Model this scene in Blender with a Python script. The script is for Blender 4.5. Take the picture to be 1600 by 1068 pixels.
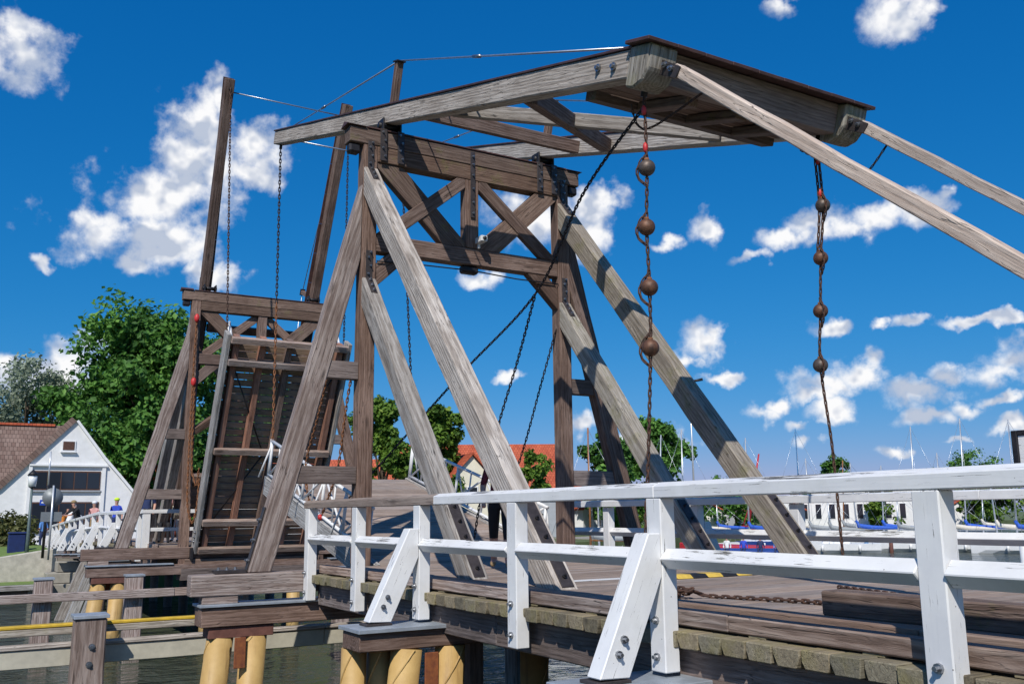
import bpy, bmesh, math, random
from mathutils import Vector, Matrix, noise
random.seed(7)
R = math.radians
for o in list(bpy.data.objects): bpy.data.objects.remove(o)
scene = bpy.context.scene
C = scene.collection

# ------------------------------------------------------------------ camera
CAM = Vector((-13.8614, 7.4474, 0.8865))
FWD = Vector((0.84545881, -0.50219132, 0.18166804)); RGT = Vector((-0.5091202, -0.86064053, -0.00972125)); UPV = Vector((-0.1612328, 0.08427196, 0.98331186))
cd = bpy.data.cameras.new('camera'); cam = bpy.data.objects.new('camera', cd); C.objects.link(cam)
cd.sensor_fit = 'HORIZONTAL'; cd.sensor_width = 36; cd.lens = 1452.143 / 1600 * 36; cd.clip_end = 6000; cd.clip_start = 0.05
m = Matrix((RGT, UPV, -FWD)).transposed().to_4x4(); m.translation = CAM; cam.matrix_world = m
scene.camera = cam

# ------------------------------------------------------------------ sky and sun
SUN = Vector((-1.15, 1.0, 1.5)).normalized()
EL = math.asin(SUN.z); AZ = math.atan2(SUN.x, SUN.y)
world = bpy.data.worlds.new('World'); scene.world = world; world.use_nodes = True
world.cycles.sampling_method = 'MANUAL'; world.cycles.sample_map_resolution = 512
WN = world.node_tree.nodes; WL = world.node_tree.links; WN.clear()
def wn(t, **k):
    n = WN.new(t)
    for a, b in k.items(): setattr(n, a, b)
    return n
out = wn('ShaderNodeOutputWorld')
sky = wn('ShaderNodeTexSky', sky_type='NISHITA', sun_disc=False); sky.sun_elevation = EL; sky.sun_rotation = AZ
sky.air_density = 1.0; sky.dust_density = 0.3; sky.ozone_density = 4.0
# polarised, deep blue summer sky: per-channel response on the Nishita colour
sep = wn('ShaderNodeSeparateColor'); WL.new(sky.outputs[0], sep.inputs[0]); hsv = wn('ShaderNodeCombineColor')
for ch, (k_, p_) in zip(('Red', 'Green', 'Blue'), ((8.6, 2.3), (4.85, .77), (7.6, .56))):
    sc_ = wn('ShaderNodeMath', operation='MULTIPLY'); sc_.inputs[1].default_value = .09; WL.new(sep.outputs[ch], sc_.inputs[0])
    pw = wn('ShaderNodeMath', operation='POWER'); pw.inputs[1].default_value = p_; WL.new(sc_.outputs[0], pw.inputs[0])
    mu_ = wn('ShaderNodeMath', operation='MULTIPLY'); mu_.inputs[1].default_value = k_; WL.new(pw.outputs[0], mu_.inputs[0]); WL.new(mu_.outputs[0], hsv.inputs[ch])
tc = wn('ShaderNodeTexCoord')
def px_dir(x, y):
    return (FWD + RGT * ((x - 800) / 1452.143) - UPV * ((y - 534) / 1452.143)).normalized()
# cumulus puffs: (direction, half width, half height in degrees)
puffs = []
def puff(x, y, a, b): puffs.append((px_dir(x, y), a / 1452.0, b / 1452.0))
for q in [(215,365,115,40),(255,310,95,60),(300,255,62,75),(328,200,36,66),(345,165,18,30),(255,390,80,30),(150,352,50,20),(215,412,38,16),
          (402,225,48,52),(395,272,45,22),(30,85,58,44),(20,110,60,30),(70,413,18,11),(332,432,36,26),
          (85,585,75,34),(110,562,50,36),(40,600,70,26),(20,575,60,22),(930,330,44,42),(915,368,50,36),(850,345,75,50),(800,330,50,30),
          (750,432,40,16),(790,590,22,9),(1400,22,46,38),(1430,10,40,20),(1225,10,26,14),
          (1375,340,86,26),(1440,315,66,20),(1480,298,24,12),(1340,352,50,18),(1225,375,52,17),(1275,352,50,22),(1175,402,28,12),
          (1103,362,27,22),(1045,378,26,13),(1100,535,36,34),(1078,560,32,20),(1115,515,22,18),(1305,600,74,23),(1340,585,40,28),(1270,618,40,14),
          (1440,610,66,22),(1480,585,36,22),(1560,580,58,24),(1590,560,50,30),(1450,650,48,15),(1310,640,46,19),(1195,640,28,18),(1215,628,22,14),
          (1130,595,34,10),(1425,503,30,10),(1530,500,60,9),(1515,640,30,12),(1560,628,34,9),(1300,510,34,13),(1375,510,16,8),
          (1040,690,40,24),(980,700,40,20),(1265,690,26,12),(1400,700,24,9),(1255,660,26,10),(1580,665,30,9),(905,660,30,22),(1500,690,22,7)]:
    puff(*q)
rs = random.Random(3)
for i in range(13):   # the same fair-weather cumulus goes on round the rest of the sky
    az = R(40 + i * 21 + rs.uniform(-4, 4)); el = R(rs.choice((6, 9, 14, 22, 32)) + rs.uniform(-2, 2))
    d = Vector((math.cos(el) * math.cos(az), math.cos(el) * math.sin(az), math.sin(el)))
    w = rs.uniform(.05, .1); puffs.append((d, w, w * .45)); puffs.append(((d + Vector((0, 0, .025))).normalized(), w * .5, w * .4))
def mth(op, a, b=None, c=None):
    n = wn('ShaderNodeMath', operation=op)
    for i, q in enumerate((a, b, c)):
        if q is None: continue
        if hasattr(q, 'links'): WL.new(q, n.inputs[i])
        else: n.inputs[i].default_value = q
    return n.outputs[0]
def dotn(v, src):
    n = wn('ShaderNodeVectorMath', operation='DOT_PRODUCT'); WL.new(src, n.inputs[0]); n.inputs[1].default_value = v; return n.outputs['Value']
def cnoise(vec, scale, det, rough=.6, out_='Fac'):
    n = wn('ShaderNodeTexNoise'); n.inputs['Scale'].default_value = scale; n.inputs['Detail'].default_value = det; n.inputs['Roughness'].default_value = rough
    WL.new(vec, n.inputs['Vector']); return n.outputs[out_]
GEN = tc.outputs['Generated']
wsub = wn('ShaderNodeVectorMath', operation='SUBTRACT'); wsub.inputs[1].default_value = (.5, .5, .5); WL.new(cnoise(GEN, 30, 4, .55, 'Color'), wsub.inputs[0])
wsc = wn('ShaderNodeVectorMath', operation='SCALE'); wsc.inputs['Scale'].default_value = 0.040; WL.new(wsub.outputs[0], wsc.inputs[0])
wadd = wn('ShaderNodeVectorMath', operation='ADD'); WL.new(GEN, wadd.inputs[0]); WL.new(wsc.outputs[0], wadd.inputs[1])
up = wn('ShaderNodeVectorMath', operation='ADD'); up.inputs[1].default_value = SUN * 0.016; WL.new(GEN, up.inputs[0])
n0 = cnoise(GEN, 30, 7, .55)
m0 = cnoise(GEN, 21, 3, .5); m1 = cnoise(up.outputs[0], 21, 3, .5)
relief = mth('MULTIPLY', mth('SUBTRACT', m0, m1), 5.0)
def cloud_branch(plist):
    """sky with the cumulus puffs of one sector of the sky"""
    prev = None; src = wadd.outputs[0]; base = None
    for i_, (d, a, b) in enumerate(plist):
        if i_ and i_ % 4 == 0:      # keeps the node chain sequential (the shader stack is small)
            nx = wn('ShaderNodeVectorMath', operation='ADD'); WL.new(wadd.outputs[0], nx.inputs[0]); WL.new(mth('MULTIPLY', prev, 1e-9), nx.inputs[1]); src = nx.outputs[0]
        y = Vector((0, 0, 1)).cross(d).normalized(); z = d.cross(y)
        p = dotn(y / (a * 1.22), src); q = dotn(z / (b * 1.22), src)
        ss = mth('MULTIPLY_ADD', q, q, mth('MULTIPLY', p, p))
        # flat grey base: lower side of every puff
        low = mth('MULTIPLY_ADD', q, -1.0, mth('MULTIPLY', ss, 3.0))
        prev = ss if prev is None else mth('MINIMUM', prev, ss)
        base = low if base is None else mth('MINIMUM', base, low)
    D0 = mth('SQRT', prev)
    dens = mth('ADD', mth('SUBTRACT', 0.92, D0), mth('MULTIPLY', mth('SUBTRACT', n0, .5), 2.3))
    mr = wn('ShaderNodeMapRange', interpolation_type='SMOOTHSTEP'); mr.inputs['From Min'].default_value = -.05; mr.inputs['From Max'].default_value = 0.80; WL.new(dens, mr.inputs['Value'])
    lit = mth('ADD', relief, mth('SUBTRACT', .70, mth('MULTIPLY', mth('MAXIMUM', mth('SUBTRACT', dens, .25), 0.), .30)))  # cloud shading put into the colour: bright sunward sides, darker dense cores
    cr = wn('ShaderNodeMapRange'); cr.inputs['From Min'].default_value = 0.2; cr.inputs['From Max'].default_value = 0.72; WL.new(lit, cr.inputs['Value'])
    ccol = wn('ShaderNodeMix', data_type='RGBA'); ccol.inputs['A'].default_value = (4.6, 5.2, 6.4, 1); ccol.inputs['B'].default_value = (9.0, 9.0, 9.1, 1); WL.new(cr.outputs[0], ccol.inputs['Factor'])
    mixc = wn('ShaderNodeMix', data_type='RGBA'); WL.new(mr.outputs[0], mixc.inputs['Factor']); WL.new(hsv.outputs[0], mixc.inputs['A']); WL.new(ccol.outputs['Result'], mixc.inputs['B'])
    g = wn('ShaderNodeBackground'); g.inputs['Strength'].default_value = 0.10; WL.new(mixc.outputs['Result'], g.inputs['Color']); return g.outputs[0]
FH = Vector((FWD.x, FWD.y, 0)).normalized(); LH = Vector((-FH.y, FH.x, 0))
def azim(d): return math.degrees(math.atan2(d.dot(LH), d.dot(FH)))     # + is left of the view
edges_ = [18.5, 6.5, -9.0, -16.5, -23.0]                               # sector limits, degrees left of the view axis
def sel(lo, hi): return [q for q in puffs if hi + 3.2 > azim(q[0]) - 0 and azim(q[0]) > lo - 3.2 and abs(azim(q[0])) < 62]
lims = [62] + edges_ + [-62]
branches = [cloud_branch(sel(lims[i + 1], lims[i])) for i in range(len(lims) - 1)]
rest = cloud_branch([q for q in puffs if abs(azim(q[0])) > 45])
cur = branches[0]
for e_, br_ in zip(edges_, branches[1:]):
    nrm_ = LH * math.cos(R(e_)) - FH * math.sin(R(e_))                  # > 0 on the left side of the limit
    mxs = wn('ShaderNodeMixShader'); WL.new(mth('GREATER_THAN', dotn(nrm_, GEN), 0.), mxs.inputs[0]); WL.new(br_, mxs.inputs[1]); WL.new(cur, mxs.inputs[2]); cur = mxs.outputs[0]
    # nested so that only one sector is evaluated for a ray
nz = wn('ShaderNodeVectorMath', operation='MULTIPLY'); nz.inputs[1].default_value = (1, 1, 0); WL.new(GEN, nz.inputs[0])
nn = wn('ShaderNodeVectorMath', operation='NORMALIZE'); WL.new(nz.outputs[0], nn.inputs[0])
mxs = wn('ShaderNodeMixShader'); WL.new(mth('GREATER_THAN', dotn(FH, nn.outputs[0]), math.cos(R(53))), mxs.inputs[0]); WL.new(rest, mxs.inputs[1]); WL.new(cur, mxs.inputs[2])
WL.new(mxs.outputs[0], out.inputs[0])

sd = bpy.data.lights.new('sun', 'SUN'); sd.energy = 4.0; sd.angle = R(0.53); sd.color = (1.0, 0.95, 0.87)
sun = bpy.data.objects.new('sun', sd); C.objects.link(sun); sun.rotation_euler = SUN.to_track_quat('Z', 'Y').to_euler(); sun.location = (0, 0, 40)
scene.view_settings.view_transform = 'Standard'; scene.view_settings.look = 'None'; scene.view_settings.gamma = 1
scene.view_settings.exposure = 0.12; scene.view_settings.use_curve_mapping = False

# ------------------------------------------------------------------ materials
MAT = {}
def newmat(name):
    mt = bpy.data.materials.new(name); mt.use_nodes = True; MAT[name] = mt
    nt = mt.node_tree; return mt, nt.nodes, nt.links, nt.nodes['Principled BSDF']
def nd(N, t, **k):
    n = N.new(t)
    for a, b in k.items(): setattr(n, a, b)
    return n
def objvec(N, L, scale, rnd=40.0):
    t = nd(N, 'ShaderNodeTexCoord'); oi = nd(N, 'ShaderNodeObjectInfo')
    mu = nd(N, 'ShaderNodeMath', operation='MULTIPLY'); mu.inputs[1].default_value = rnd; L.new(oi.outputs['Random'], mu.inputs[0])
    ad = nd(N, 'ShaderNodeVectorMath', operation='ADD'); L.new(t.outputs['Object'], ad.inputs[0]); L.new(mu.outputs[0], ad.inputs[1])
    mp = nd(N, 'ShaderNodeMapping'); mp.inputs['Scale'].default_value = scale; L.new(ad.outputs[0], mp.inputs['Vector'])
    return mp.outputs[0], ad.outputs[0], oi.outputs['Random']
def ramp(N, L, fac, stops):
    r = nd(N, 'ShaderNodeValToRGB'); e = r.color_ramp.elements
    while len(e) > 1: e.remove(e[-1])
    e[0].position = stops[0][0]; e[0].color = (*stops[0][1], 1)
    for p, c in stops[1:]:
        q = e.new(p); q.color = (*c, 1)
    L.new(fac, r.inputs['Fac']); return r.outputs['Color']
def noise_(N, L, vec, scale, det=6, rough=.6, dist=0.0):
    n = nd(N, 'ShaderNodeTexNoise'); n.inputs['Scale'].default_value = scale; n.inputs['Detail'].default_value = det
    n.inputs['Roughness'].default_value = rough; n.inputs['Distortion'].default_value = dist; L.new(vec, n.inputs['Vector']); return n.outputs['Fac']
def mixrgb(N, L, fac, a, b, mode='MIX'):
    n = nd(N, 'ShaderNodeMix', data_type='RGBA', blend_type=mode)
    for key, q in (('Factor', fac), ('A', a), ('B', b)):
        if hasattr(q, 'links'): L.new(q, n.inputs[key])
        else: n.inputs[key].default_value = q if key == 'Factor' else (*q, 1)
    return n.outputs['Result']
def mapr(N, L, v, a, b, c=0., d=1.):
    n = nd(N, 'ShaderNodeMapRange'); L.new(v, n.inputs['Value'])
    for k, q in zip(('From Min', 'From Max', 'To Min', 'To Max'), (a, b, c, d)): n.inputs[k].default_value = q
    return n.outputs[0]
def bump(N, L, h, bs, strength=.4, dist=.01):
    b = nd(N, 'ShaderNodeBump'); b.inputs['Strength'].default_value = strength; b.inputs['Distance'].default_value = dist
    L.new(h, b.inputs['Height']); L.new(b.outputs[0], bs.inputs['Normal'])

def wood(name, dark, mid, light, moss=None, moss_amt=.5, crack=.5, bumpd=.012, rings=.55):
    mt, N, L, bs = newmat(name)
    v, raw, rnd = objvec(N, L, (.9, 13, 13))
    g = noise_(N, L, v, 1.6, 6, .7, 1.4)
    t = nd(N, 'ShaderNodeTexCoord')
    wv = nd(N, 'ShaderNodeTexWave', wave_type='RINGS', rings_direction='X'); wv.inputs['Scale'].default_value = 7.5; wv.inputs['Distortion'].default_value = 7; wv.inputs['Detail'].default_value = 3; wv.inputs['Detail Scale'].default_value = 1.1; wv.inputs['Detail Roughness'].default_value = .55
    m1 = nd(N, 'ShaderNodeMath', operation='MULTIPLY_ADD'); L.new(rnd, m1.inputs[0]); m1.inputs[1].default_value = 9.; m1.inputs[2].default_value = .0
    cb_ = nd(N, 'ShaderNodeCombineXYZ'); L.new(m1.outputs[0], cb_.inputs['X'])
    m2 = nd(N, 'ShaderNodeMath', operation='MULTIPLY_ADD'); L.new(rnd, m2.inputs[0]); m2.inputs[1].default_value = .18; m2.inputs[2].default_value = -.02
    L.new(m2.outputs[0], cb_.inputs['Y']); cb_.inputs['Z'].default_value = .09
    a1 = nd(N, 'ShaderNodeVectorMath', operation='ADD'); L.new(t.outputs['Object'], a1.inputs[0]); L.new(cb_.outputs[0], a1.inputs[1])
    mpw = nd(N, 'ShaderNodeMapping'); mpw.inputs['Scale'].default_value = (.16, 1, 1); L.new(a1.outputs[0], mpw.inputs['Vector']); L.new(mpw.outputs[0], wv.inputs['Vector'])
    v2 = nd(N, 'ShaderNodeMapping'); v2.inputs['Scale'].default_value = (.55, 46, 46); L.new(raw, v2.inputs['Vector'])
    fine = noise_(N, L, v2.outputs[0], 1.5, 4, .7)
    blot = noise_(N, L, raw, 1.3, 3, .6)
    f = nd(N, 'ShaderNodeMath', operation='MULTIPLY_ADD'); L.new(fine, f.inputs[0]); f.inputs[1].default_value = .38; L.new(g, f.inputs[2])
    fr_ = nd(N, 'ShaderNodeMath', operation='MULTIPLY_ADD'); L.new(wv.outputs['Fac'], fr_.inputs[0]); fr_.inputs[1].default_value = rings * .30; L.new(f.outputs[0], fr_.inputs[2])
    f2 = nd(N, 'ShaderNodeMath', operation='MULTIPLY_ADD'); L.new(blot, f2.inputs[0]); f2.inputs[1].default_value = .75; L.new(fr_.outputs[0], f2.inputs[2])
    col = ramp(N, L, mapr(N, L, f2.outputs[0], .70, 1.42), [(0, dark), (.5, mid), (1, light)])
    tone = mapr(N, L, rnd, 0, 1, .78, 1.2)
    tn = nd(N, 'ShaderNodeVectorMath', operation='SCALE'); L.new(col, tn.inputs[0]); L.new(tone, tn.inputs['Scale']); col = tn.outputs[0]
    h7 = nd(N, 'ShaderNodeMath', operation='MULTIPLY'); L.new(rnd, h7.inputs[0]); h7.inputs[1].default_value = 7.31
    fr7 = nd(N, 'ShaderNodeMath', operation='FRACT'); L.new(h7.outputs[0], fr7.inputs[0])
    warm = mixrgb(N, L, fr7.outputs[0], (1.05, .99, .93), (.96, 1.0, 1.04)); wm = nd(N, 'ShaderNodeVectorMath', operation='MULTIPLY'); L.new(col, wm.inputs[0]); L.new(warm, wm.inputs[1]); col = wm.outputs[0]
    # drying checks along the grain
    v3 = nd(N, 'ShaderNodeMapping'); v3.inputs['Scale'].default_value = (.5, 9, 9); L.new(raw, v3.inputs['Vector'])
    ck = noise_(N, L, v3.outputs[0], 2.3, 2, .5, .6)
    ab = nd(N, 'ShaderNodeMath', operation='SUBTRACT'); L.new(ck, ab.inputs[0]); ab.inputs[1].default_value = .5
    ab2 = nd(N, 'ShaderNodeMath', operation='ABSOLUTE'); L.new(ab.outputs[0], ab2.inputs[0])
    ckm = mapr(N, L, ab2.outputs[0], .0, .02, 1, 0)
    gate = mapr(N, L, blot, .42, .60)
    cm = nd(N, 'ShaderNodeMath', operation='MULTIPLY'); L.new(ckm, cm.inputs[0]); L.new(gate, cm.inputs[1])
    cm2 = nd(N, 'ShaderNodeMath', operation='MULTIPLY'); L.new(cm.outputs[0], cm2.inputs[0]); cm2.inputs[1].default_value = crack
    col = mixrgb(N, L, cm2.outputs[0], col, (.018, .014, .012))
    vk = nd(N, 'ShaderNodeMapping'); vk.inputs['Scale'].default_value = (1.0, 3.6, 3.6); L.new(raw, vk.inputs['Vector'])
    kn = nd(N, 'ShaderNodeTexVoronoi'); kn.inputs['Scale'].default_value = 1.15; L.new(vk.outputs[0], kn.inputs['Vector'])
    col = mixrgb(N, L, mapr(N, L, kn.outputs['Distance'], .05, .17, .62, 0), col, tuple(c * .55 for c in dark))
    if moss:
        mg = mapr(N, L, noise_(N, L, raw, 2.6, 5, .65), .62 - moss_amt * .3, .78 - moss_amt * .2)
        mg2 = nd(N, 'ShaderNodeMath', operation='MULTIPLY'); L.new(mg, mg2.inputs[0]); mg2.inputs[1].default_value = .6
        col = mixrgb(N, L, mg2.outputs[0], col, moss)
    L.new(col, bs.inputs['Base Color']); bs.inputs['Roughness'].default_value = .82; bs.inputs['Specular IOR Level'].default_value = .25
    hh = nd(N, 'ShaderNodeMath', operation='SUBTRACT'); L.new(fr_.outputs[0], hh.inputs[0]); L.new(cm.outputs[0], hh.inputs[1])
    bump(N, L, hh.outputs[0], bs, .6, bumpd); return mt
wood('timber_grey', (.085, .07, .06), (.285, .255, .23), (.50, .47, .44), crack=.9, rings=.8)
wood('timber_grey_moss', (.08, .07, .055), (.265, .238, .20), (.46, .43, .385), moss=(.17, .16, .05), moss_amt=.35, crack=.85, rings=.7)
wood('timber_brown', (.04, .025, .02), (.135, .088, .07), (.27, .195, .165), crack=.75)
wood('timber_brown_moss', (.04, .026, .02), (.135, .088, .068), (.25, .18, .145), moss=(.13, .135, .025), moss_amt=.12, crack=.7)
wood('timber_dark', (.045, .036, .034), (.15, .118, .108), (.26, .215, .20), crack=.6)
wood('timber_deck', (.11, .085, .072), (.285, .225, .19), (.41, .34, .295), crack=.5, rings=.3)
wood('timber_moss_board', (.07, .06, .045), (.21, .18, .125), (.33, .29, .21), moss=(.22, .19, .055), moss_amt=.5, crack=.4, rings=.2)
wood('timber_pole', (.20, .15, .125), (.43, .355, .305), (.60, .52, .46), crack=.9, rings=.5)
wood('timber_red_deck', (.09, .055, .04), (.21, .14, .105), (.30, .22, .175), crack=.5)
wood('timber_red_brown', (.10, .05, .036), (.27, .14, .10), (.38, .22, .17), crack=.4)

def white_paint():
    mt, N, L, bs = newmat('white_paint')
    v, raw, rnd = objvec(N, L, (1.1, 26, 26))
    base = ramp(N, L, noise_(N, L, raw, 3.0, 5), [(.3, (.68, .68, .69)), (.7, (.79, .79, .78))])
    ge = nd(N, 'ShaderNodeNewGeometry'); sx = nd(N, 'ShaderNodeSeparateXYZ'); L.new(ge.outputs['Normal'], sx.inputs[0])
    top = mapr(N, L, sx.outputs['Z'], .35, .8, 0.0, .135)
    fl = noise_(N, L, v, 2.0, 7, .72, .8)
    patch = mapr(N, L, noise_(N, L, raw, 1.7, 3), .44, .62, .0, 1.)
    th = nd(N, 'ShaderNodeMath', operation='MULTIPLY'); L.new(top, th.inputs[0]); L.new(patch, th.inputs[1])
    t2 = nd(N, 'ShaderNodeMath', operation='ADD'); L.new(fl, t2.inputs[0]); L.new(th.outputs[0], t2.inputs[1])
    mk = mapr(N, L, t2.outputs[0], .625, .64)
    col = mixrgb(N, L, mk, base, (.10, .095, .085))
    grime = mapr(N, L, noise_(N, L, raw, 2.2, 6, .7), .48, .75, 0, .4)
    col = mixrgb(N, L, grime, col, (.56, .55, .50))
    sp = nd(N, 'ShaderNodeTexVoronoi'); sp.inputs['Scale'].default_value = 9; L.new(raw, sp.inputs['Vector'])
    col = mixrgb(N, L, mapr(N, L, sp.outputs['Distance'], .035, .05, .8, 0), col, (.12, .10, .09))
    L.new(col, bs.inputs['Base Color']); bs.inputs['Roughness'].default_value = .5
    inv = nd(N, 'ShaderNodeMath', operation='SUBTRACT'); L.new(noise_(N, L, v, 2, 4), inv.inputs[0]); L.new(mk, inv.inputs[1])
    bump(N, L, inv.outputs[0], bs, .3, .004)
white_paint()
def simple(name, col, rough=.6, metal=0., var=.25, scale=8., bumpd=.0, col2=None, spec=.5, stretch=None):
    mt, N, L, bs = newmat(name)
    v, raw, rnd = objvec(N, L, stretch or (1, 1, 1))
    n = noise_(N, L, v, scale, 6, .65)
    c2 = col2 or tuple(min(1, c * (1 + var)) for c in col); c1 = tuple(c * (1 - var) for c in col) if not col2 else col
    L.new(ramp(N, L, n, [(.32, c1), (.68, c2)]), bs.inputs['Base Color'])
    bs.inputs['Roughness'].default_value = rough; bs.inputs['Metallic'].default_value = metal; bs.inputs['Specular IOR Level'].default_value = spec
    if bumpd: bump(N, L, n, bs, .5, bumpd)
    return mt
simple('iron_black', (.022, .02, .022), .5, .3, .5, 14, .003)
simple('iron_plate', (.06, .05, .05), .55, .4, .35, 10, .003)
simple('steel_bolt', (.32, .33, .35), .35, .9, .2)
simple('steel_rod', (.45, .48, .52), .35, .8, .15)
simple('chain_dark', (.018, .014, .016), .6, .3, .5, 20)
simple('chain_rust', (.10, .042, .02), .85, .0, .5, 22, .002, col2=(.30, .12, .045))
simple('chain_midrust', (.03, .02, .018), .8, .1, .5, 22, .002, col2=(.11, .05, .028))
simple('ball_rust', (.05, .028, .02), .55, .25, .5, 14, .01, col2=(.19, .085, .045))
simple('ball_grey', (.05, .047, .05), .5, .4, .4, 14, .01, col2=(.15, .11, .085))
simple('red_shackle', (.55, .03, .03), .5)
simple('zinc', (.36, .40, .45), .5, .35, .18, 5, .002)
simple('cover_red', (.075, .036, .032), .6, .1, .35, 6, .003)
def ochre(name, c1, c2):
    mt, N, L, bs = newmat(name); ge = nd(N, 'ShaderNodeNewGeometry'); P_ = ge.outputs['Position']
    col = ramp(N, L, noise_(N, L, P_, 2.2, 7, .7), [(.3, c1), (.7, c2)])
    st_ = nd(N, 'ShaderNodeMapping'); st_.inputs['Scale'].default_value = (9, 9, .7); L.new(P_, st_.inputs['Vector'])
    col = mixrgb(N, L, mapr(N, L, noise_(N, L, st_.outputs[0], 1, 5, .65), .56, .72, 0, .65), col, (.17, .085, .035))   # rust runs
    sp_ = nd(N, 'ShaderNodeSeparateXYZ'); L.new(P_, sp_.inputs[0])
    wl = nd(N, 'ShaderNodeMath', operation='MULTIPLY_ADD'); L.new(noise_(N, L, P_, 6, 4), wl.inputs[0]); wl.inputs[1].default_value = .5; L.new(sp_.outputs['Z'], wl.inputs[2])
    col = mixrgb(N, L, mapr(N, L, wl.outputs[0], -2.15, -1.75, .9, 0), col, (.035, .045, .018))                          # algae at the waterline
    L.new(col, bs.inputs['Base Color']); bs.inputs['Roughness'].default_value = .55; bump(N, L, noise_(N, L, P_, 14, 4), bs, .3, .006)
ochre('ochre_paint', (.40, .25, .085), (.56, .38, .15))
simple('rust_plate', (.13, .035, .018), .85, 0, .5, 12, .004, col2=(.30, .10, .03))
simple('rust_steel', (.10, .04, .03), .8, 0, .4, 9, .003, col2=(.18, .075, .055))
ochre('ochre_old', (.22, .11, .03), (.40, .24, .08))
simple('ochre_old_', (.22, .11, .03), .7, 0, .4, 3, .004, col2=(.40, .24, .08))
simple('yellow_paint', (.55, .36, .03), .6, 0, .25, 6)
simple('beige_beam', (.48, .45, .36), .6, 0, .15, 5, .002)
simple('concrete', (.30, .28, .24), .9, 0, .2, 3, .01)
simple('concrete_light', (.45, .42, .36), .9, 0, .2, 4, .01)
simple('grass', (.10, .17, .03), .9, 0, .5, 5, .03, col2=(.17, .24, .06))
simple('land', (.11, .14, .05), .95, 0, .35, .2, .05)
simple('paving', (.24, .22, .20), .9, 0, .2, 2)
simple('plaster_white', (.74, .74, .74), .85, 0, .06, 3, .003)
simple('plaster_yellow', (.72, .68, .54), .85, 0, .06, 3)
simple('plaster_grey', (.34, .36, .39), .85, 0, .1, 3)
simple('trim_white', (.78, .78, .78), .5, 0, .06)
simple('wood_window', (.09, .04, .025), .6, 0, .3)
simple('rubber_black', (.012, .012, .014), .6, 0, .4)
simple('paint_yellow_rubber', (.62, .42, .07), .6, 0, .2)
simple('plastic_white', (.75, .75, .74), .4, 0, .05)
simple('hull_white', (.78, .79, .80), .3, 0, .05)
simple('hull_blue', (.02, .06, .25), .35, 0, .2)
simple('hull_red', (.45, .03, .04), .35, 0, .2)
simple('cover_blue', (.02, .10, .50), .7, 0, .2)
simple('cover_cream', (.62, .58, .50), .7, 0, .1)
simple('cover_grey', (.30, .32, .33), .7, 0, .1)
simple('mast_alu', (.62, .64, .66), .35, .5, .1)
simple('mast_wood', (.30, .12, .04), .5, 0, .2)
simple('pole_blue', (.05, .18, .36), .6, 0, .3)
simple('bark', (.09, .065, .045), .95, 0, .3, 12, .03, stretch=(1, 1, .3))
simple('lamp_green', (.10, .14, .14), .5, .2, .2)
simple('sign_blue', (.02, .07, .42), .4, 0, .1)
simple('sign_grey', (.20, .22, .23), .5, .3, .1)
simple('skin', (.55, .30, .22), .6, 0, .1)
simple('hair_grey', (.62, .60, .57), .8, 0, .15)
simple('hair_dark', (.05, .03, .02), .8, 0, .2)
for n, c in dict(cloth_black=(.012, .012, .016), cloth_navy=(.02, .035, .11), cloth_blue=(.10, .25, .55), cloth_white=(.72, .72, .72), cloth_red=(.16, .02, .03),
                 cloth_lime=(.55, .75, .05), cloth_royal=(.03, .07, .5), cloth_tan=(.30, .21, .11), cloth_pink=(.62, .32, .30), cloth_orange=(.65, .22, .03), bin_blue=(.006, .02, .10)).items():
    simple(n, c, .85, 0, .2, 6)
def glass_mat():
    mt, N, L, bs = newmat('window_glass'); bs.inputs['Base Color'].default_value = (.02, .025, .035, 1); bs.inputs['Roughness'].default_value = .06
    mt2, N, L, bs = newmat('lamp_glass'); bs.inputs['Base Color'].default_value = (.75, .77, .78, 1); bs.inputs['Roughness'].default_value = .15
glass_mat()
def tiles(name, c1, c2, sc=3.2):
    mt, N, L, bs = newmat(name)
    t = nd(N, 'ShaderNodeTexCoord'); mp = nd(N, 'ShaderNodeMapping'); L.new(t.outputs['Object'], mp.inputs['Vector'])
    br = nd(N, 'ShaderNodeTexBrick'); br.inputs['Scale'].default_value = sc; br.inputs['Mortar Size'].default_value = .035; br.inputs['Mortar Smooth'].default_value = .6
    br.inputs['Brick Width'].default_value = .75; br.inputs['Row Height'].default_value = 1.0; br.offset = .5
    br.inputs['Color1'].default_value = (*c1, 1); br.inputs['Color2'].default_value = (*c2, 1); br.inputs['Mortar'].default_value = tuple(c * .35 for c in c1) + (1,)
    L.new(mp.outputs[0], br.inputs['Vector'])
    col = mixrgb(N, L, mapr(N, L, noise_(N, L, mp.outputs[0], .6, 5), .4, .7, 0, .5), br.outputs['Color'], tuple(c * .55 for c in c1))
    L.new(col, bs.inputs['Base Color']); bs.inputs['Roughness'].default_value = .8
    sp = nd(N, 'ShaderNodeSeparateXYZ'); L.new(mp.outputs[0], sp.inputs[0])
    sn = nd(N, 'ShaderNodeMath', operation='MULTIPLY'); L.new(sp.outputs['Y'], sn.inputs[0]); sn.inputs[1].default_value = sc
    fr = nd(N, 'ShaderNodeMath', operation='FRACT'); L.new(sn.outputs[0], fr.inputs[0])
    inv = nd(N, 'ShaderNodeMath', operation='SUBTRACT'); L.new(br.outputs['Fac'], inv.inputs[1]); L.new(fr.outputs[0], inv.inputs[0])
    bump(N, L, inv.outputs[0], bs, .8, .05)
tiles('tiles_brown', (.17, .105, .085), (.26, .18, .15)); tiles('tiles_red', (.46, .085, .035), (.58, .13, .055)); tiles('tiles_dark', (.06, .06, .065), (.09, .09, .095))
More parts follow.
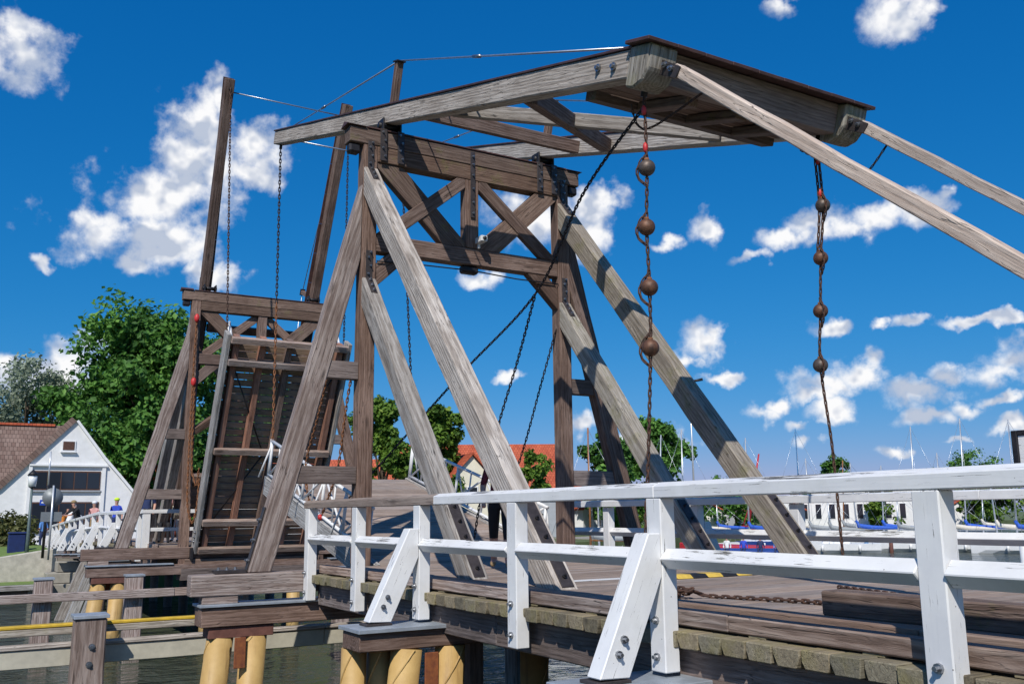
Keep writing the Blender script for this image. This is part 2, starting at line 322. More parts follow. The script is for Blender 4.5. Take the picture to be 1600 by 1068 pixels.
def foliage(name, dark, light, yellow=None):
    mt, N, L, bs = newmat(name)
    at_ = nd(N, 'ShaderNodeAttribute', attribute_name='rnd')
    st = [(0, dark), (.7, light)]
    if yellow: st.append((1, yellow))
    col = ramp(N, L, at_.outputs['Fac'], st)
    L.new(col, bs.inputs['Base Color']); bs.inputs['Roughness'].default_value = .6; bs.inputs['Specular IOR Level'].default_value = .3
    tr = nd(N, 'ShaderNodeBsdfTranslucent'); L.new(col, tr.inputs['Color']); mx = nd(N, 'ShaderNodeMixShader'); mx.inputs[0].default_value = .35
    L.new(bs.outputs[0], mx.inputs[1]); L.new(tr.outputs[0], mx.inputs[2]); L.new(mx.outputs[0], N['Material Output'].inputs[0])
foliage('leaf_green', (.045, .12, .025), (.125, .29, .05), (.21, .40, .08))
foliage('leaf_bright', (.06, .13, .018), (.16, .28, .035), (.26, .34, .06))
foliage('leaf_willow', (.17, .22, .15), (.33, .39, .28), (.50, .55, .46))
foliage('leaf_bush', (.06, .07, .02), (.14, .15, .05), (.20, .19, .08))
def water_mat():
    mt, N, L, bs = newmat('water')
    bs.inputs['Base Color'].default_value = (.055, .064, .042, 1); bs.inputs['Roughness'].default_value = .04; bs.inputs['IOR'].default_value = 1.33
    ge = nd(N, 'ShaderNodeNewGeometry'); mp = nd(N, 'ShaderNodeMapping'); mp.inputs['Scale'].default_value = (1.0, .55, 1); L.new(ge.outputs['Position'], mp.inputs['Vector'])
    a = noise_(N, L, mp.outputs[0], 1.5, 3, .55, .4); b = noise_(N, L, mp.outputs[0], 6.5, 3, .6, .6)
    ad = nd(N, 'ShaderNodeMath', operation='MULTIPLY_ADD'); L.new(b, ad.inputs[0]); ad.inputs[1].default_value = .22; L.new(a, ad.inputs[2])
    c3 = noise_(N, L, mp.outputs[0], .4, 2, .5)
    ad2 = nd(N, 'ShaderNodeMath', operation='MULTIPLY_ADD'); L.new(c3, ad2.inputs[0]); ad2.inputs[1].default_value = 1.6; L.new(ad.outputs[0], ad2.inputs[2])
    bump(N, L, ad2.outputs[0], bs, 1.0, .42)
water_mat()

# ------------------------------------------------------------------ helpers
def tag(o, label=None, cat=None, group=None, kind=None):
    if label: o['label'] = label
    if cat: o['category'] = cat
    if group: o['group'] = group
    if kind: o['kind'] = kind
    return o
def thing(name, loc, label, cat, group=None):
    o = bpy.data.objects.new(name, None); C.objects.link(o); o.location = loc; o.empty_display_size = .2
    return tag(o, label, cat, group)
def root_of(p):
    t = Vector((0, 0, 0))
    while p is not None: t = t + p.matrix_basis.translation if p.type == 'EMPTY' else t; p = p.parent
    return t
def attach(o, parent):
    if parent is not None:
        o.parent = parent; o.matrix_parent_inverse = world_m(parent).inverted()
    return o
def world_m(o):
    mt = o.matrix_basis.copy()
    if o.parent: mt = world_m(o.parent) @ o.matrix_parent_inverse @ mt
    return mt
def mesh_obj(name, bm, mat, parent=None, M=None, smooth=False):
    me = bpy.data.meshes.new(name); bm.to_mesh(me); bm.free()
    for a in (mat if isinstance(mat, (list, tuple)) else [mat]): me.materials.append(MAT[a])
    if smooth:
        for p in me.polygons: p.use_smooth = True
    o = bpy.data.objects.new(name, me); C.objects.link(o)
    if M is not None: o.matrix_basis = M
    return attach(o, parent)
ID = lambda p: Vector(p)
def timber(name, poly, ext, mat, parent=None, bev=.008, wob=.0, T=None, seg=0):
    """prism: planar polygon (world points) pushed along ext; local x runs along its longest edge"""
    T = T or ID
    P = [T(Vector(p)) for p in poly]; E = T(Vector(poly[0]) + Vector(ext)) - P[0]
    edges = [P[(i + 1) % len(P)] - P[i] for i in range(len(P))] + [E]
    ax = max(edges, key=lambda e: e.length).normalized()
    oth = max(edges, key=lambda e: (e - ax * e.dot(ax)).length); y = (oth - ax * oth.dot(ax)).normalized(); z = ax.cross(y)
    ctr = sum(P, Vector()) / len(P) + E / 2
    M = Matrix((ax, y, z)).transposed().to_4x4(); M.translation = ctr; Mi = M.inverted()
    bm = bmesh.new()
    a = [bm.verts.new(Mi @ p) for p in P]; b = [bm.verts.new(Mi @ (p + E)) for p in P]
    bm.faces.new(a); bm.faces.new(b[::-1]); n = len(P)
    for i in range(n): bm.faces.new((a[(i + 1) % n], a[i], b[i], b[(i + 1) % n]))
    if seg:
        xs = [v.co.x for v in bm.verts]; lo, hi = min(xs), max(xs)
        for k in range(1, seg):
            x = lo + (hi - lo) * k / seg
            bmesh.ops.bisect_plane(bm, geom=bm.verts[:] + bm.edges[:] + bm.faces[:], plane_co=(x, 0, 0), plane_no=(1, 0, 0))
    bmesh.ops.recalc_face_normals(bm, faces=bm.faces)
    if bev:
        es = [e for e in bm.edges if len(e.link_faces) == 2 and e.calc_face_angle(0) > .3]
        bmesh.ops.bevel(bm, geom=es, offset=bev, segments=1, affect='EDGES', clamp_overlap=True)
    if wob:
        s = random.uniform(0, 99)
        for v in bm.verts:
            q = noise.noise_vector(Vector((v.co.x * 1.3 + s, v.co.y * 2.2, v.co.z * 2.2 + s)))
            v.co += Vector((0, q.y, q.z)) * wob
    return mesh_obj(name, bm, mat, parent, M)
def box(name, lo, hi, mat, parent=None, bev=.006, wob=0., T=None, seg=0):
    x0, y0, z0 = lo; x1, y1, z1 = hi
    return timber(name, [(x0, y0, z0), (x1, y0, z0), (x1, y1, z0), (x0, y1, z0)], (0, 0, z1 - z0), mat, parent, bev, wob, T, seg)
def bar(name, p0, p1, w, h, mat, parent=None, up=(0, 0, 1), bev=.006, wob=0., T=None, seg=0):
    p0, p1 = Vector(p0), Vector(p1); d = (p1 - p0).normalized(); s = d.cross(Vector(up)).normalized(); u = s.cross(d)
    return timber(name, [p0 - s * w / 2 - u * h / 2, p1 - s * w / 2 - u * h / 2, p1 + s * w / 2 - u * h / 2, p0 + s * w / 2 - u * h / 2], u * h, mat, parent, bev, wob, T, seg)
def tube_bm(bm, pts, r, n=8, cap=True):
    pts = [Vector(p) for p in pts]; rings = []
    for i, p in enumerate(pts):
        d = (pts[min(i + 1, len(pts) - 1)] - pts[max(i - 1, 0)]).normalized()
        s = d.cross(Vector((0, 0, 1))); s = s.normalized() if s.length > 1e-3 else Vector((1, 0, 0)); u = s.cross(d)
        rr = r[i] if isinstance(r, (list, tuple)) else r
        rings.append([bm.verts.new(p + (s * math.cos(2 * math.pi * k / n) + u * math.sin(2 * math.pi * k / n)) * rr) for k in range(n)])
    for a, b in zip(rings, rings[1:]):
        for k in range(n): bm.faces.new((a[k], a[(k + 1) % n], b[(k + 1) % n], b[k]))
    if cap: bm.faces.new(rings[0]); bm.faces.new(rings[-1][::-1])
    bmesh.ops.recalc_face_normals(bm, faces=bm.faces)
def tube(name, pts, r, mat, parent=None, n=8, T=None, smooth=True):
    T = T or ID
    bm = bmesh.new(); tube_bm(bm, [T(Vector(p)) for p in pts], r, n); return mesh_obj(name, bm, mat, parent, smooth=smooth)
def bolts(parent, pts, nrm, r=.022, mat='steel_bolt', T=None, name='bolts'):
    T = T or ID; bm = bmesh.new()
    for p in pts:
        a = T(Vector(p)); b = T(Vector(p) + Vector(nrm) * .022); c = T(Vector(p) + Vector(nrm) * .05)
        tube_bm(bm, [a, b], r * 1.5, 8); tube_bm(bm, [b, c], r * .8, 6)
    o = mesh_obj(name, bm, mat, parent); o['kind'] = 'stuff'; return o
def curve_pts(keys, n=40):
    keys = [Vector(k) for k in keys]; out_ = []
    for i in range(len(keys) - 1):
        p0 = keys[max(i - 1, 0)]; p1 = keys[i]; p2 = keys[i + 1]; p3 = keys[min(i + 2, len(keys) - 1)]
        for k in range(n):
            t = k / n
            out_.append(.5 * ((2 * p1) + (p2 - p0) * t + (2 * p0 - 5 * p1 + 4 * p2 - p3) * t * t + (3 * p1 - p0 - 3 * p2 + p3) * t ** 3))
    out_.append(keys[-1]); return out_
def chain_bm(bm, keys, pitch, wire, width=None):
    pts = curve_pts(keys); width = width or pitch * .42
    acc = [0]
    for a, b in zip(pts, pts[1:]): acc.append(acc[-1] + (b - a).length)
    nl = max(2, int(acc[-1] / pitch)); j = 0
    def pos(s):
        nonlocal j
        while j < len(acc) - 2 and acc[j + 1] < s: j += 1
        while j > 0 and acc[j] > s: j -= 1
        t = (s - acc[j]) / max(1e-6, acc[j + 1] - acc[j]); return pts[j].lerp(pts[j + 1], min(1, max(0, t)))
    for i in range(nl):
        s = (i + .5) * acc[-1] / nl; p = pos(s); d = (pos(min(acc[-1], s + .02)) - pos(max(0, s - .02))).normalized()
        side = d.cross(Vector((.3, .9, .1)))
        if side.length < 1e-3: side = d.cross(Vector((1, 0, 0)))
        side.normalize(); up_ = side.cross(d)
        if i % 2: side, up_ = up_, side
        half = pitch * .5 + wire * .9; rr = width / 2 - 0; loop = []
        for k in range(12):
            a = 2 * math.pi * k / 12; cx = math.cos(a); sy = math.sin(a)
            loop.append((p + d * (math.copysign(max(0, half - rr), cx) * (1 if abs(cx) > .05 else 0) + rr * cx) + side * rr * sy, (d * cx + side * sy)))
        rings = []
        for q, o_ in loop:
            o_ = o_.normalized(); rings.append([bm.verts.new(q + (o_ * math.cos(b) + up_ * math.sin(b)) * wire) for b in (0, 1.2566, 2.5133, 3.7699, 5.0265)])
        for k in range(12):
            A, B = rings[k], rings[(k + 1) % 12]
            for q in range(5): bm.faces.new((A[q], A[(q + 1) % 5], B[(q + 1) % 5], B[q]))
def chain(name, keys, pitch, wire, mat, label=None, parent=None, group=None):
    bm = bmesh.new(); chain_bm(bm, keys, pitch, wire); bmesh.ops.recalc_face_normals(bm, faces=bm.faces)
    o = mesh_obj(name, bm, mat, parent, smooth=True)
    return tag(o, label, 'chain', group) if label else o
def ball(name, c, r, mat, parent=None, sx=1, sz=1, sub=3):
    bm = bmesh.new(); bmesh.ops.create_icosphere(bm, subdivisions=sub, radius=r)
    for v in bm.verts: v.co.x *= sx; v.co.z *= sz
    return mesh_obj(name, bm, mat, parent, Matrix.Translation(c), smooth=True)

# ------------------------------------------------------------------ water and banks
def sheet(name, pts, z0, z1, mat, kind='structure', side=None):
    bm = bmesh.new(); a = [bm.verts.new((x, y, z1)) for x, y in pts]; bm.faces.new(a)
    if z0 < z1:
        b = [bm.verts.new((x, y, z0)) for x, y in pts]
        for i in range(len(pts)): bm.faces.new((a[(i + 1) % len(pts)], a[i], b[i], b[(i + 1) % len(pts)]))
    bmesh.ops.recalc_face_normals(bm, faces=bm.faces)
    if bm.faces[0].normal.z < 0: bmesh.ops.reverse_faces(bm, faces=bm.faces)
    o = mesh_obj(name, bm, mat); o['kind'] = kind; return o
WZ = -2.5
sheet('water', [(-3000, -3000), (3000, -3000), (3000, 3000), (-3000, 3000)], WZ, WZ, 'water')
bankline = [(34, 400), (34, 4), (36, -20), (44, -40), (60, -84), (78, -130), (120, -260), (160, -600)]
sheet('far_bank', bankline + [(2500, -600), (2500, 400)], -4, -1.05, 'land')
sheet('near_bank', [(-11.9, 2.2), (-11.9, -400), (-600, -400), (-600, 400), (-11.9, 400)], -4, -.85, 'land')
def lawn_bank():
    bm = bmesh.new(); n = 24; g_ = []
    for i in range(n + 1):
        row = []
        for k in range(n + 1):
            x = 33.0 + 19 * (i / n) ** 1.6; y = 3.6 + 40 * (k / n) ** 1.5
            edge = max(-1.75, -.44 - max(0, y - 3.6) * .17); f = min(1, (x - 33.0) / 5.0); z = edge * (1 - f) + (-.40) * f
            row.append(bm.verts.new((x, y, z + .04 * noise.noise(Vector((x, y, 0))))))
        g_.append(row)
    for i in range(n):
        for k in range(n): bm.faces.new((g_[i][k], g_[i + 1][k], g_[i + 1][k + 1], g_[i][k + 1]))
    bmesh.ops.recalc_face_normals(bm, faces=bm.faces); o = mesh_obj('lawn', bm, 'grass', smooth=True); o['kind'] = 'structure'
lawn_bank()
sheet('far_street', [(34.5, 4.0), (34.5, -22), (70, -22), (70, 4.0)], -1.04, -.80, 'paving')

# ------------------------------------------------------------------ portals (the two timber gates that carry the balance beams)
LX = 13.1256
def mirror(p): return Vector((LX + .25 - p[0], p[1], p[2]))
def portal(name, label, T, near):
    root = thing(name, T(Vector((.12, 0, 0.1))), label, 'bridge portal', 'timber portals of the drawbridge')
    tb = lambda n, poly, ext, mat, **k: timber(n, poly, ext, mat, root, T=T, **k)
    bx = lambda n, lo, hi, mat, **k: box(n, lo, hi, mat, root, T=T, **k)
    def yz(n, pts, x0, x1, mat, **k): return tb(n, [(x0, y, z) for y, z in pts], (x1 - x0, 0, 0), mat, **k)
    def xz(n, pts, y0, y1, mat, **k): return tb(n, [(x, y0, z) for x, z in pts], (0, y1 - y0, 0), mat, **k)
    for s in (1, -1):
        m_ = lambda pts: [(s * y, z) for y, z in pts]
        bx('post', (0, min(s * 1.8, s * 2.05), -.62), (.25, max(s * 1.8, s * 2.05), 6.995), 'timber_brown' , bev=.012, wob=.006, seg=14)
        # raking struts towards the bank, wide face outwards
        y0, y1 = sorted((s * 1.80, s * 2.05))
        st = xz('strut', [(-5.23, .1), (-5.68, .1), (-.001, 6.60), (-.001, 6.10)], y0, y1, 'timber_grey' if s > 0 else 'timber_grey_moss', bev=.014, wob=.012, seg=16)
        st2 = xz('strut', [(-3.40, .1), (-3.78, .1), (-.001, 4.70), (-.001, 4.23)], y0, y1, 'timber_grey' if s > 0 else 'timber_grey_moss', bev=.014, wob=.010, seg=12)
        if near:
            for so, xa, sl, top in ((st, -5.68, 6.5 / 5.679, 1.32), (st2, -3.78, 4.6 / 3.779, 1.2)):
                n = Vector((-sl, 0, 1)).normalized(); d = Vector((1, 0, sl)).normalized(); yc = s * 1.925
                a = Vector((xa, yc, .1)) + d * .05 + n * .006; b = a + d * top
                pl = bar('steel_plate', a, b, .15, .014, 'iron_plate', root, up=n, bev=.002, T=T)
                bolts(pl, [a + d * (top * k / 5 + .12) + n * .005 for k in range(5)], n, .016, 'iron_black', T=T)
        # bent straps joining struts and post
        for zz, sl in ((6.60, 6.5 / 5.679), (4.70, 4.6 / 3.779)):
            n = Vector((-sl, 0, 1)).normalized(); d = Vector((-1, 0, -sl)).normalized(); yc = s * 1.925
            pl = bx('strap', (-.014, yc - .055, zz - .03), (.002, yc + .055, zz + .46), 'iron_plate', bev=.002)
            bolts(pl, [(-.014, yc + q, zz + h) for q, h in ((.02, .06), (-.02, .2), (.02, .34), (-.02, .43))], (-1, 0, 0), .013, T=T)
            a = Vector((0, yc, zz)) + n * .006 - d * .02
            pl = bar('strap', a, a + d * .42, .11, .014, 'iron_plate', root, up=n, bev=.002, T=T)
            bolts(pl, [a + d * q + n * .007 for q in (.1, .24, .36)], n, .018, T=T)
        # sideways brace down to the outrigger, with two ties
        yz('side_brace', m_([(3.69, .083), (2.052, 6.30), (2.052, 5.02), (3.35, .083)]), .02, .24, 'timber_brown' if s < 0 else 'timber_grey_brown', bev=.014, wob=.010, seg=14)
        for za, zb in ((3.02, 3.30), (1.37, 1.64)):
            f = lambda z: 3.35 - (z - .083) * .2633 - .002
            yz('tie', m_([(2.052, za), (f(za), za), (f(zb), zb), (2.052, zb)]), .04, .22, 'timber_dark', bev=.008, wob=.004)
        shoe = tb('steel_shoe', [(.05, s * 3.70, .085), (.21, s * 3.70, .085), (.21, s * 3.72, .13), (.05, s * 3.72, .13)], (0, s * .45, 0), 'iron_plate', bev=.002)
        bolts(shoe, [(.13, s * (3.85 + .12 * k), .12) for k in range(3)], (0, 0, 1), T=T)
        al = Vector((0, -.2637 * s, 1)).normalized(); on = Vector((0, s, .2637)).normalized(); a = Vector((.13, s * 3.69, .10)) + on * .01
        pl = bar('steel_plate', a, a + al * .95, .12, .016, 'iron_plate', root, up=on, bev=.002, T=T)
        bolts(pl, [a + al * q + on * .01 for q in (.15, .45, .75)], on, T=T)
        # truss between the posts
        yz('diagonal', m_([(1.797, 6.645), (1.797, 6.715), (1.33, 6.715), (.135, 5.57), (.135, 5.475), (.57, 5.475)]), .03, .20, 'timber_brown_moss', bev=.01, wob=.006, seg=6)
        yz('diagonal', m_([(.135, 6.55), (.135, 6.715), (.30, 6.715), (1.795, 5.475), (1.43, 5.475)]), .006, .12, 'timber_brown', bev=.01, wob=.006, seg=6)
        yz('knee_brace', m_([(1.797, 4.56), (1.797, 4.95), (1.57, 5.165), (1.16, 5.165)]), .03, .21, 'timber_brown', bev=.01)
        # bearing plates and trunnion of the balance beam
        for yy in (1.70, 1.385):
            p0, p1 = sorted((s * yy, s * (yy + .028)))
            pl = bx('bearing_plate', (-.035, p0, 6.78), (.22, p1, 7.52), 'iron_black', bev=.004)
            q0, q1 = sorted((s * (yy - .045), s * (yy + .075)))
            pl = bx('bearing_flange', (-.05, q0, 6.74), (-.033, q1, 7.31), 'iron_plate', bev=.003)
            bolts(pl, [(-.05, (q0 + q1) / 2 + e, 6.82 + .14 * k) for k, e in enumerate((-.02, .02, -.02, .02))], (-1, 0, 0), .013, T=T)
        tube('trunnion', [(.1, s * 1.36, 7.42), (.1, s * 1.76, 7.42)], .055, 'iron_black', root, T=T)
        bx('lamp_box', (.03, min(s * 2.09, s * 2.29), 6.83), (.21, max(s * 2.09, s * 2.29), 6.993), 'iron_black', bev=.03)
        # cap on the lintel end
        e0, e1 = sorted((s * 2.02, s * 2.36))
        tb('end_cap', [(-.05, e0, 7.285), (.13, e0, 7.37), (.30, e0, 7.285)], (0, e1 - e0, 0), 'cover_red', bev=.003)
    bx('lintel', (-.008, -2.30, 7.0), (.26, 2.30, 7.275), 'timber_brown_moss', bev=.012, wob=.005, seg=10)
    bx('lintel', (.002, -1.797, 6.722), (.25, 1.797, 6.997), 'timber_brown_moss', bev=.012, wob=.005, seg=10)
    bx('cover_sheet', (-.03, -2.0, 7.279), (.28, 2.0, 7.305), 'cover_red', bev=.004)
    bx('crossbeam', (.02, -1.797, 5.17), (.24, 1.797, 5.472), 'timber_brown', bev=.012, wob=.006, seg=8)
    bx('king_post', (.012, -.13, 5.475), (.22, .13, 6.719), 'timber_brown', bev=.01, wob=.004, seg=4)
    pl = bx('strap', (-.022, -.045, 6.02), (-.009, .045, 7.24), 'iron_plate', bev=.002)
    bolts(pl, [(-.022, 0, z) for z in (6.1, 6.3, 6.55, 6.8, 7.0, 7.15)], (-1, 0, 0), .013, T=T)
    for yy in ((0.55, -.55) if not near else ()):
        pass
    bx('outrigger_beam', (.0, -4.49, -.222), (.27, 4.49, .08), 'timber_brown' if not near else 'timber_grey_brown', bev=.014, wob=.008, seg=14)
    if near:
        bx('lamp_box', (.06, -.16, 5.03), (.22, .16, 5.166), 'iron_black', bev=.03)
        tube('cable', [(.0, 1.79, 5.0), (-.0, .9, 5.04), (0, 0, 5.06), (0, -.9, 5.02), (0, -1.79, 5.03)], .012, 'rubber_black', root)
    return root
wood('timber_grey_brown', (.07, .05, .043), (.225, .165, .14), (.42, .345, .31), crack=.8, rings=.8)
portal('bridge_portal', 'near weathered timber portal with raking struts and steel straps in the middle of the photo', ID, True)
portal('bridge_portal', 'far timber portal standing behind the steeply raised bridge leaf on the left', mirror, False)
# camera on the near crossbeam
t = thing('security_camera', (-.06, -.12, 5.50), 'small white security camera on the crossbeam of the near portal', 'camera')
box('camera_housing', (-.22, -.18, 5.56), (.06, -.06, 5.66), 'plastic_white', t); box('bracket', (-.03, -.14, 5.474), (.02, -.10, 5.56), 'plastic_white', t, bev=.003)
tube('lens', [(-.25, -.12, 5.61), (-.222, -.12, 5.61)], .035, 'rubber_black', t)

# ------------------------------------------------------------------ balance frames
def balance(name, label, T, ang, arm, near):
    c_, s_ = math.cos(ang), math.sin(ang)
    sp = 0. if near else .022
    F = lambda p: T(Vector((0.0 + p[0] * c_ - p[2] * s_, p[1] * (1 + sp * max(p[0], 0)), 7.44 + p[0] * s_ + p[2] * c_)))
    root = thing(name, T(Vector((.1, 0, 7.44))), label, 'balance frame', 'balance frames of the drawbridge')
    bx = lambda n, lo, hi, mat, par=root, **k: box(n, lo, hi, mat, par, T=F, **k)
    for s in (1, -1):
        y0, y1 = sorted((s * 1.44, s * 1.66))
        bm_ = bx('balance_beam', (-6.86, y0, 0), (arm, y1, .305), 'timber_grey' if near else 'timber_brown', bev=.014, wob=.008, seg=20)
        n = 14
        for k in range(n):   # overlapping cover sheets
            u0 = -6.9 + (arm + 6.94) * k / n; u1 = -6.9 + (arm + 6.94) * (k + 1) / n - .006
            bx('cover_sheet', (u0, y0 - .02, .307), (u1, y1 + .02, .335), 'cover_red', bev=.003)
        # end block with rounded underside
        yb0, yb1 = sorted((s * 1.30, s * 1.672))
        timber('end_block', [(-7.22, yb0, .33), (-6.862, yb0, .33), (-6.862, yb0, -.10), (-7.0, yb0, -.12), (-7.14, yb0, -.06), (-7.22, yb0, .06)], (0, yb1 - yb0, 0), 'timber_grey_moss', root, bev=.02, T=F)
        bolts(root, [(-6.6, s * 1.662, .15), (-6.3, s * 1.662, .17)], (0, s, 0), .03, T=F)
        # king post with stay rods
        bx('stay_post', (-.02, s * 1.55 - .06, .336), (.10, s * 1.55 + .06, 1.05), 'timber_brown', bev=.006)
        bx('stay_cap', (-.06, s * 1.55 - .08, 1.05), (.14, s * 1.55 + .08, 1.075), 'iron_black', bev=.003)
        for u in (arm - .95, -6.75):
            w = .36; top = (.04, s * 1.55, 1.08)
            tube('stay_rod', [top, (u, s * 1.55, w)], .014, 'steel_rod', root, 6, T=F)
            tq = .42 if u < 0 else .62
            q = lambda t_: tuple(top[i] + ((u, s * 1.55, w)[i] - top[i]) * t_ for i in range(3))
            tube('turnbuckle', [q(tq), q(tq + .035)], .026, 'steel_bolt', root, 6, T=F)
        tube('chain_eye', [(arm - .28, s * 1.55, -.11), (arm - .28, s * 1.55, .0)], .035, 'iron_black', root, 6, T=F)
        uu = -6.93 if s > 0 else -6.72; tube('chain_eye', [(uu, s * 1.45, -.16), (uu, s * 1.45, 0.0)], .04, 'iron_black', root, 6, T=F)
    tube('tip_rod', [(arm - .35, -1.44, .15), (arm - .35, 1.44, .15)], .018, 'steel_rod', root, 6, T=F)
    # cross members and bracing between the beams
    bx('crossbeam', (-1.30, -1.437, .01), (-1.08, 1.437, .22), 'timber_brown', bev=.01, wob=.005, seg=6)
    bx('crossbeam', (-5.98, -1.437, -.10), (-5.76, 1.437, .20), 'timber_brown_moss', bev=.01, wob=.005, seg=6)
    def diag(p, q, w0, w1, mat):
        p = Vector((*p, w0)); q = Vector((*q, w0)); d = (q - p).normalized(); n = Vector((-d.y, d.x, 0)) * .1
        return timber('diagonal_brace', [p - n, q - n, q + n, p + n], (0, 0, w1 - w0), mat, root, bev=.01, wob=.005, T=F, seg=6)
    diag((-4.40, 1.40), (-2.15, -1.40), -.01, .20, 'timber_brown'); diag((-2.0, 1.40), (-4.95, -1.40), .02, .22, 'timber_grey')
    bx('rear_beam', (-7.10, -1.297, -.03), (-6.90, 1.297, .325), 'timber_dark', bev=.012, wob=.006, seg=6)
    for k in range(4):
        u = -6.86 + k * .217
        bx('ballast_board', (u, -1.435, .0 + .006 * (k % 3)), (u + .209, 1.435, .055), 'timber_brown' if k % 3 else 'timber_brown_moss', bev=.006, wob=.004)
    for yy in (-.75, 0, .75): bx('ballast_joist', (-6.88, yy - .09, -.11), (-5.99, yy + .09, -.003), 'timber_brown_moss', bev=.01)
    for k in range(9):
        y0 = -1.74 + k * .388
        bx('rear_cover', (-7.27, y0, .334 + .002 * (k % 2)), (-6.86, y0 + .382, .372 + .002 * (k % 2)), 'cover_red', bev=.004)
    if near:
        for s in (1, -1):
            a = F((-7.2, s * 1.42, .16)); d = Vector((-3.3, 0, -2.85)).normalized()
            pole = bar('operating_pole', a + d * .22, a + d * 7.0, .125, .125, 'timber_pole', root, bev=.01, wob=.012, seg=24)
            n = Vector((d.z, 0, -d.x)).normalized()
            for sd in (.066, -.066):
                pl = timber('hinge_plate', [a + Vector((.12, sd, 0)) - n * .07, a + d * .34 + Vector((0, sd, 0)) - n * .06, a + d * .34 + Vector((0, sd, 0)) + n * .06, a + Vector((.1, sd, 0)) + n * .09], (0, .012 if sd > 0 else -.012, 0), 'iron_plate', root, bev=.002)
            bolts(root, [a + d * q + Vector((0, .08, 0)) for q in (-.02, .1, .22)], (0, 1, 0), .022)
    return root, F
TH = math.atan(.305)
NB, FN = balance('balance_frame', 'near tilted balance frame of grey beams with ballast boards and two long poles', ID, TH, 7.16, True)
FB, FF = balance('balance_frame', 'far balance frame tilted almost upright above the raised leaf on the left', mirror, R(67), 6.0, False)

# ------------------------------------------------------------------ bascule leaves
def leaf(name, label, T, ang, length, near):
    c_, s_ = math.cos(ang), math.sin(ang)
    F = lambda p: T(Vector((.13 + p[0] * c_ - p[2] * s_, p[1], .0 + p[0] * s_ + p[2] * c_)))
    root = thing(name, T(Vector((.13, 0, 0))), label, 'bridge leaf', 'lifting leaves of the drawbridge')
    bx = lambda n, lo, hi, mat, **k: box(n, lo, hi, mat, root, T=F, **k)
    for s in (1, -1):
        y0, y1 = sorted((s * 1.60, s * 1.71)); bx('side_beam', (.0, y0, -.26), (length, y1, .135), 'timber_grey', bev=.01, wob=.006, seg=10)
    for yy in (-1.42, -.72, 0, .72, 1.42): bx('joist', (.05, yy - .075, -.20), (length - .05, yy + .075, .03), 'timber_red_brown' if yy else 'timber_brown', bev=.008, wob=.004, seg=6)
    for u in (.12, .95, 3.05, 5.55, 6.16): bx('bearer', (u - .08, -1.597, -.36), (u + .08, 1.597, -.203), 'timber_grey_brown' , bev=.01, wob=.004, seg=5)
    n = int(length / .2)
    for k in range(n):
        u = k * .2; bx('deck_plank', (u + .004, -1.595, .034), (u + (.19 if near else .168), 1.595, .10), 'timber_deck' if near else 'timber_dark_deck', bev=.005, wob=.003)
    for a, b in (((1.0, -1.3), (3.0, -.2)), ((3.1, .3), (5.4, 1.4)), ((3.1, -.3), (5.4, -1.4)), ((1., 1.3), (3., .2))):
        tube('tie_rod', [(a[0], a[1], -.17), (b[0], b[1], -.17)], .022, 'iron_black', root, 6, T=F)
    bolts(root, [(.35 + .14 * (k % 3), y, -.2 + .1 * (k // 3)) for k in range(3) for y in (1.715,)], (0, 1, 0), .03, T=F)
    # white tube railings
    for s in ((1, -1) if near else ()):
        y = s * 1.66; tb = lambda p, q, r=.028, n_='rail_tube': tube(n_, [p, q], r, 'white_paint', root, 8, T=F)
        tb((.4, y, .20), (length - .1, y, .20), .032); tb((.4, y, .92), (length - .1, y, .92), .034)
        k = 0; u = .45
        while u < length - .1:
            tb((u, y, .13), (u, y, .92), .03, 'rail_post')
            tb((u, y - s * .0, .88), (u, y + s * .22, .14), .02, 'rail_brace')
            if u + 1.15 < length:
                a, b = ((.2, .92) if k % 2 else (.92, .2)); tb((u, y, a), (u + 1.15, y, b), .022, 'rail_diagonal')
                tb((u + .575, y, .2), (u + .575, y, .92), .018, 'rail_bar')
            u += 1.17; k += 1
        tb((length - .1, y, .13), (length - .1, y, .96), .034, 'rail_post')
    if not near:
        for s in (1, -1):
            for q in (.05, .42): tube('rail_tube', [(length - .15 - q, s * 1.5, .14), (length + .12 - q * .4, s * 1.5, .62)], .034, 'white_paint', root, 8, T=F)
    return root, F
wood('timber_dark_deck', (.10, .075, .055), (.32, .24, .18), (.46, .36, .28), moss=(.12, .12, .04), moss_amt=.2, crack=.4)
NLEAF, GN = leaf('bridge_leaf', 'near bridge leaf tilted slightly up with white tube railings beyond the near portal', ID, R(14.5), 6.45, True)
FLEAF, GF = leaf('bridge_leaf', 'far bridge leaf raised steeply showing its dark planked underside', mirror, R(63.7), 6.3, False)
pb = thing('pivot_beam', mirror((.45, 0, -.3)), 'mossy pivot beam and sill under the raised far leaf', 'timber beam')
box('sill', (-.25, -1.9, -.48), (.32, 1.9, -.24), 'timber_brown_moss', pb, T=mirror, wob=.006, seg=6); box('sill_base', (-.2, -2.0, -.8), (.4, 2.0, -.49), 'timber_dark', pb, T=mirror)
for s in (1, -1): box('hinge', (.02, s * 1.74 - .04, -.25), (.42, s * 1.74 + .04, .06), 'iron_black', pb, T=mirror)

